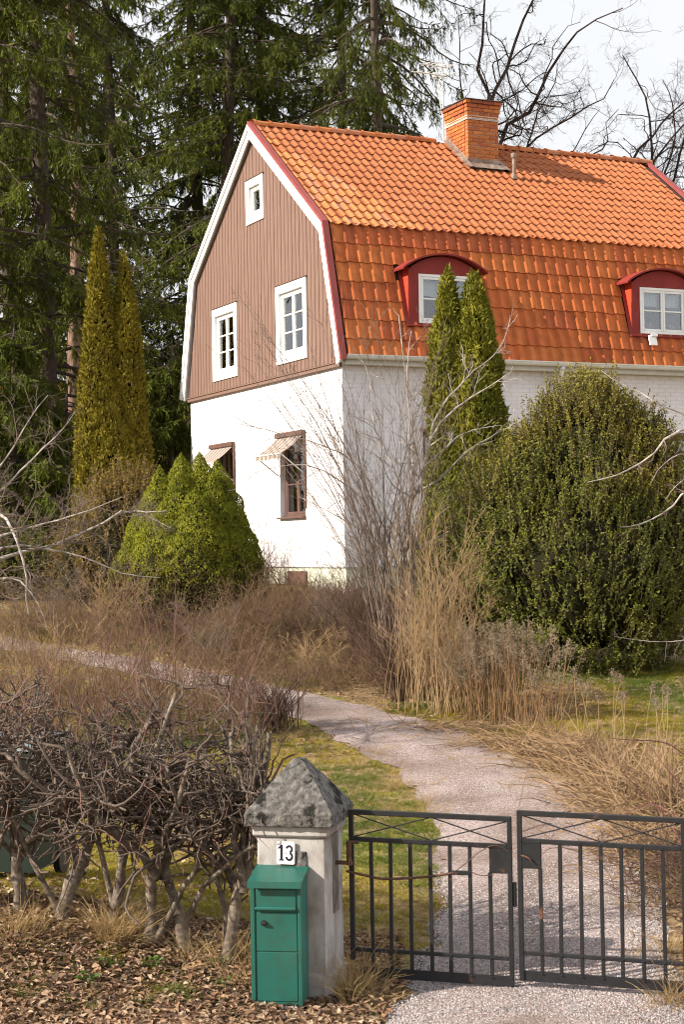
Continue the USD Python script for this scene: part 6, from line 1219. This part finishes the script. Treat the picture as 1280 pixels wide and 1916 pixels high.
def leaves(label, n, x0, x1, y0, y1, keep, seed, sc=(0.42, 1.05), dz=0.03, tilt=0.5):
    r = np.random.default_rng(seed); x, y = spots(r, n, x0, x1, y0, y1, keep); p = onto(x, y); p[:, 2] += 0.004 + dz * r.random(len(x)) ** 2
    return scatter('leaf_litter', LP, p, r, label, 'fallen leaves', scale=sc, tilt=tilt)
leaves('thick brown fallen leaves on the bank under the hedge', 19000, -2.6, 0.35, 9.3, 11.7, lambda x, y: ~in_path(x, y, 0.03) & ((x < -0.4) | (rng.random(len(x)) < 0.55)), 151)
leaves('fallen leaves thinly strewn over the lawn left of the path', 6500, -3.0, 2.0, 11.6, 18.5, lambda x, y: ~in_path(x, y, -0.03) & (meshkit.fbm(np.c_[x * 0.8, y * 0.5, 0 * x], 3, 77) > 0.47), 152, dz=0.02)
leaves('brown leaves and litter along the right edge of the path', 6500, 1.0, 3.4, 9.6, 17.5, lambda x, y: ~in_path(x, y, 0.02), 153)
leaves('few dry leaves blown onto the gravel path', 520, 0.2, 2.2, 9.8, 18.5, lambda x, y: in_path(x, y, -0.02), 154, dz=0.0, tilt=0.2)
leaves('litter at the foot of the mound and shrubs', 3500, -2.5, 3.0, 18.8, 24.0, off_path(0.03), 155)
# loose gravel near the gate
def pebble(seed):
    m = trimesh.creation.icosphere(1, 0.006); r = np.random.default_rng(seed); m.vertices = m.vertices * r.uniform(0.6, 1.25, 3) + r.normal(size=m.vertices.shape) * 0.0008; return m
r = np.random.default_rng(160); x, y = spots(r, 60000, 0.2, 2.6, 9.4, 13.2, lambda x, y: in_path(x, y, 0.05) & (r.random(len(x)) < np.clip(1.5 - (y - 9.4) * 0.3, 0.25, 1)))
e = shapely.distance(PATH.boundary, shapely.points(x, y)); zoff = 0.012 + 0.018 * np.clip(e / 0.6, 0, 1) * in_path(x, y)
scatter('gravel', [(pebble(400 + q), M_stone[q % 4]) for q in range(8)], np.c_[x, y, height(x, y) + zoff], r, 'loose pink and grey gravel stones around the gate', 'gravel', scale=(0.5, 1.35), tilt=0.5)
b_ = on_ground(338, 1905); cap = thing('bottle_cap', 'small white bottle cap lying in the leaves at the bottom', 'bottle cap', b_); obj('disc', tube([[0, 0, 0.012], [0.004, -0.008, 0.022]], 0.015, 14), M_enamel, cap)

# ------------------------------------------------------------------ a neighbouring house glimpsed through the trees
nb = thing('neighbour_house', 'far pale house with orange roof glimpsed between the spruces at the left', 'house', (-13.0, 84.0, 0.6), 12)
nw = MB().mesh(bbox([-9, -4, -0.5], [9, 4, 6.4])); obj('wall', nw.get(), plain('ochre_render', (0.50, 0.36, 0.22), 0.85), nb)
rf = trimesh.Trimesh(*(lambda p: (p, [[0, 1, 4], [1, 5, 4], [1, 2, 5], [2, 3, 5], [3, 4, 5], [3, 0, 4], [0, 2, 1], [0, 3, 2]]))(np.array([[-9.6, -4.6, 6.3], [9.6, -4.6, 6.3], [9.6, 4.6, 6.3], [-9.6, 4.6, 6.3], [-6, 0, 10.4], [6, 0, 10.4]])))
obj('roof', rf, M_tiles_up, nb)
for q in range(5):
    for zz in (1.2, 4.0):
        w_ = obj('window', ring(1.2, 1.4, 0.12, 0.0, 0.06, 0.01).to(lambda v, q=q, zz=zz: np.c_[-7.4 + 3.2 * q + v[:, 0], -4.0 - v[:, 2], zz + v[:, 1]]).get(), M_white, nb); obj('pane', bbox([-7.28 + 3.2 * q, -4.03, zz + 0.12], [-6.32 + 3.2 * q, -4.005, zz + 1.28]), M_black, w_)
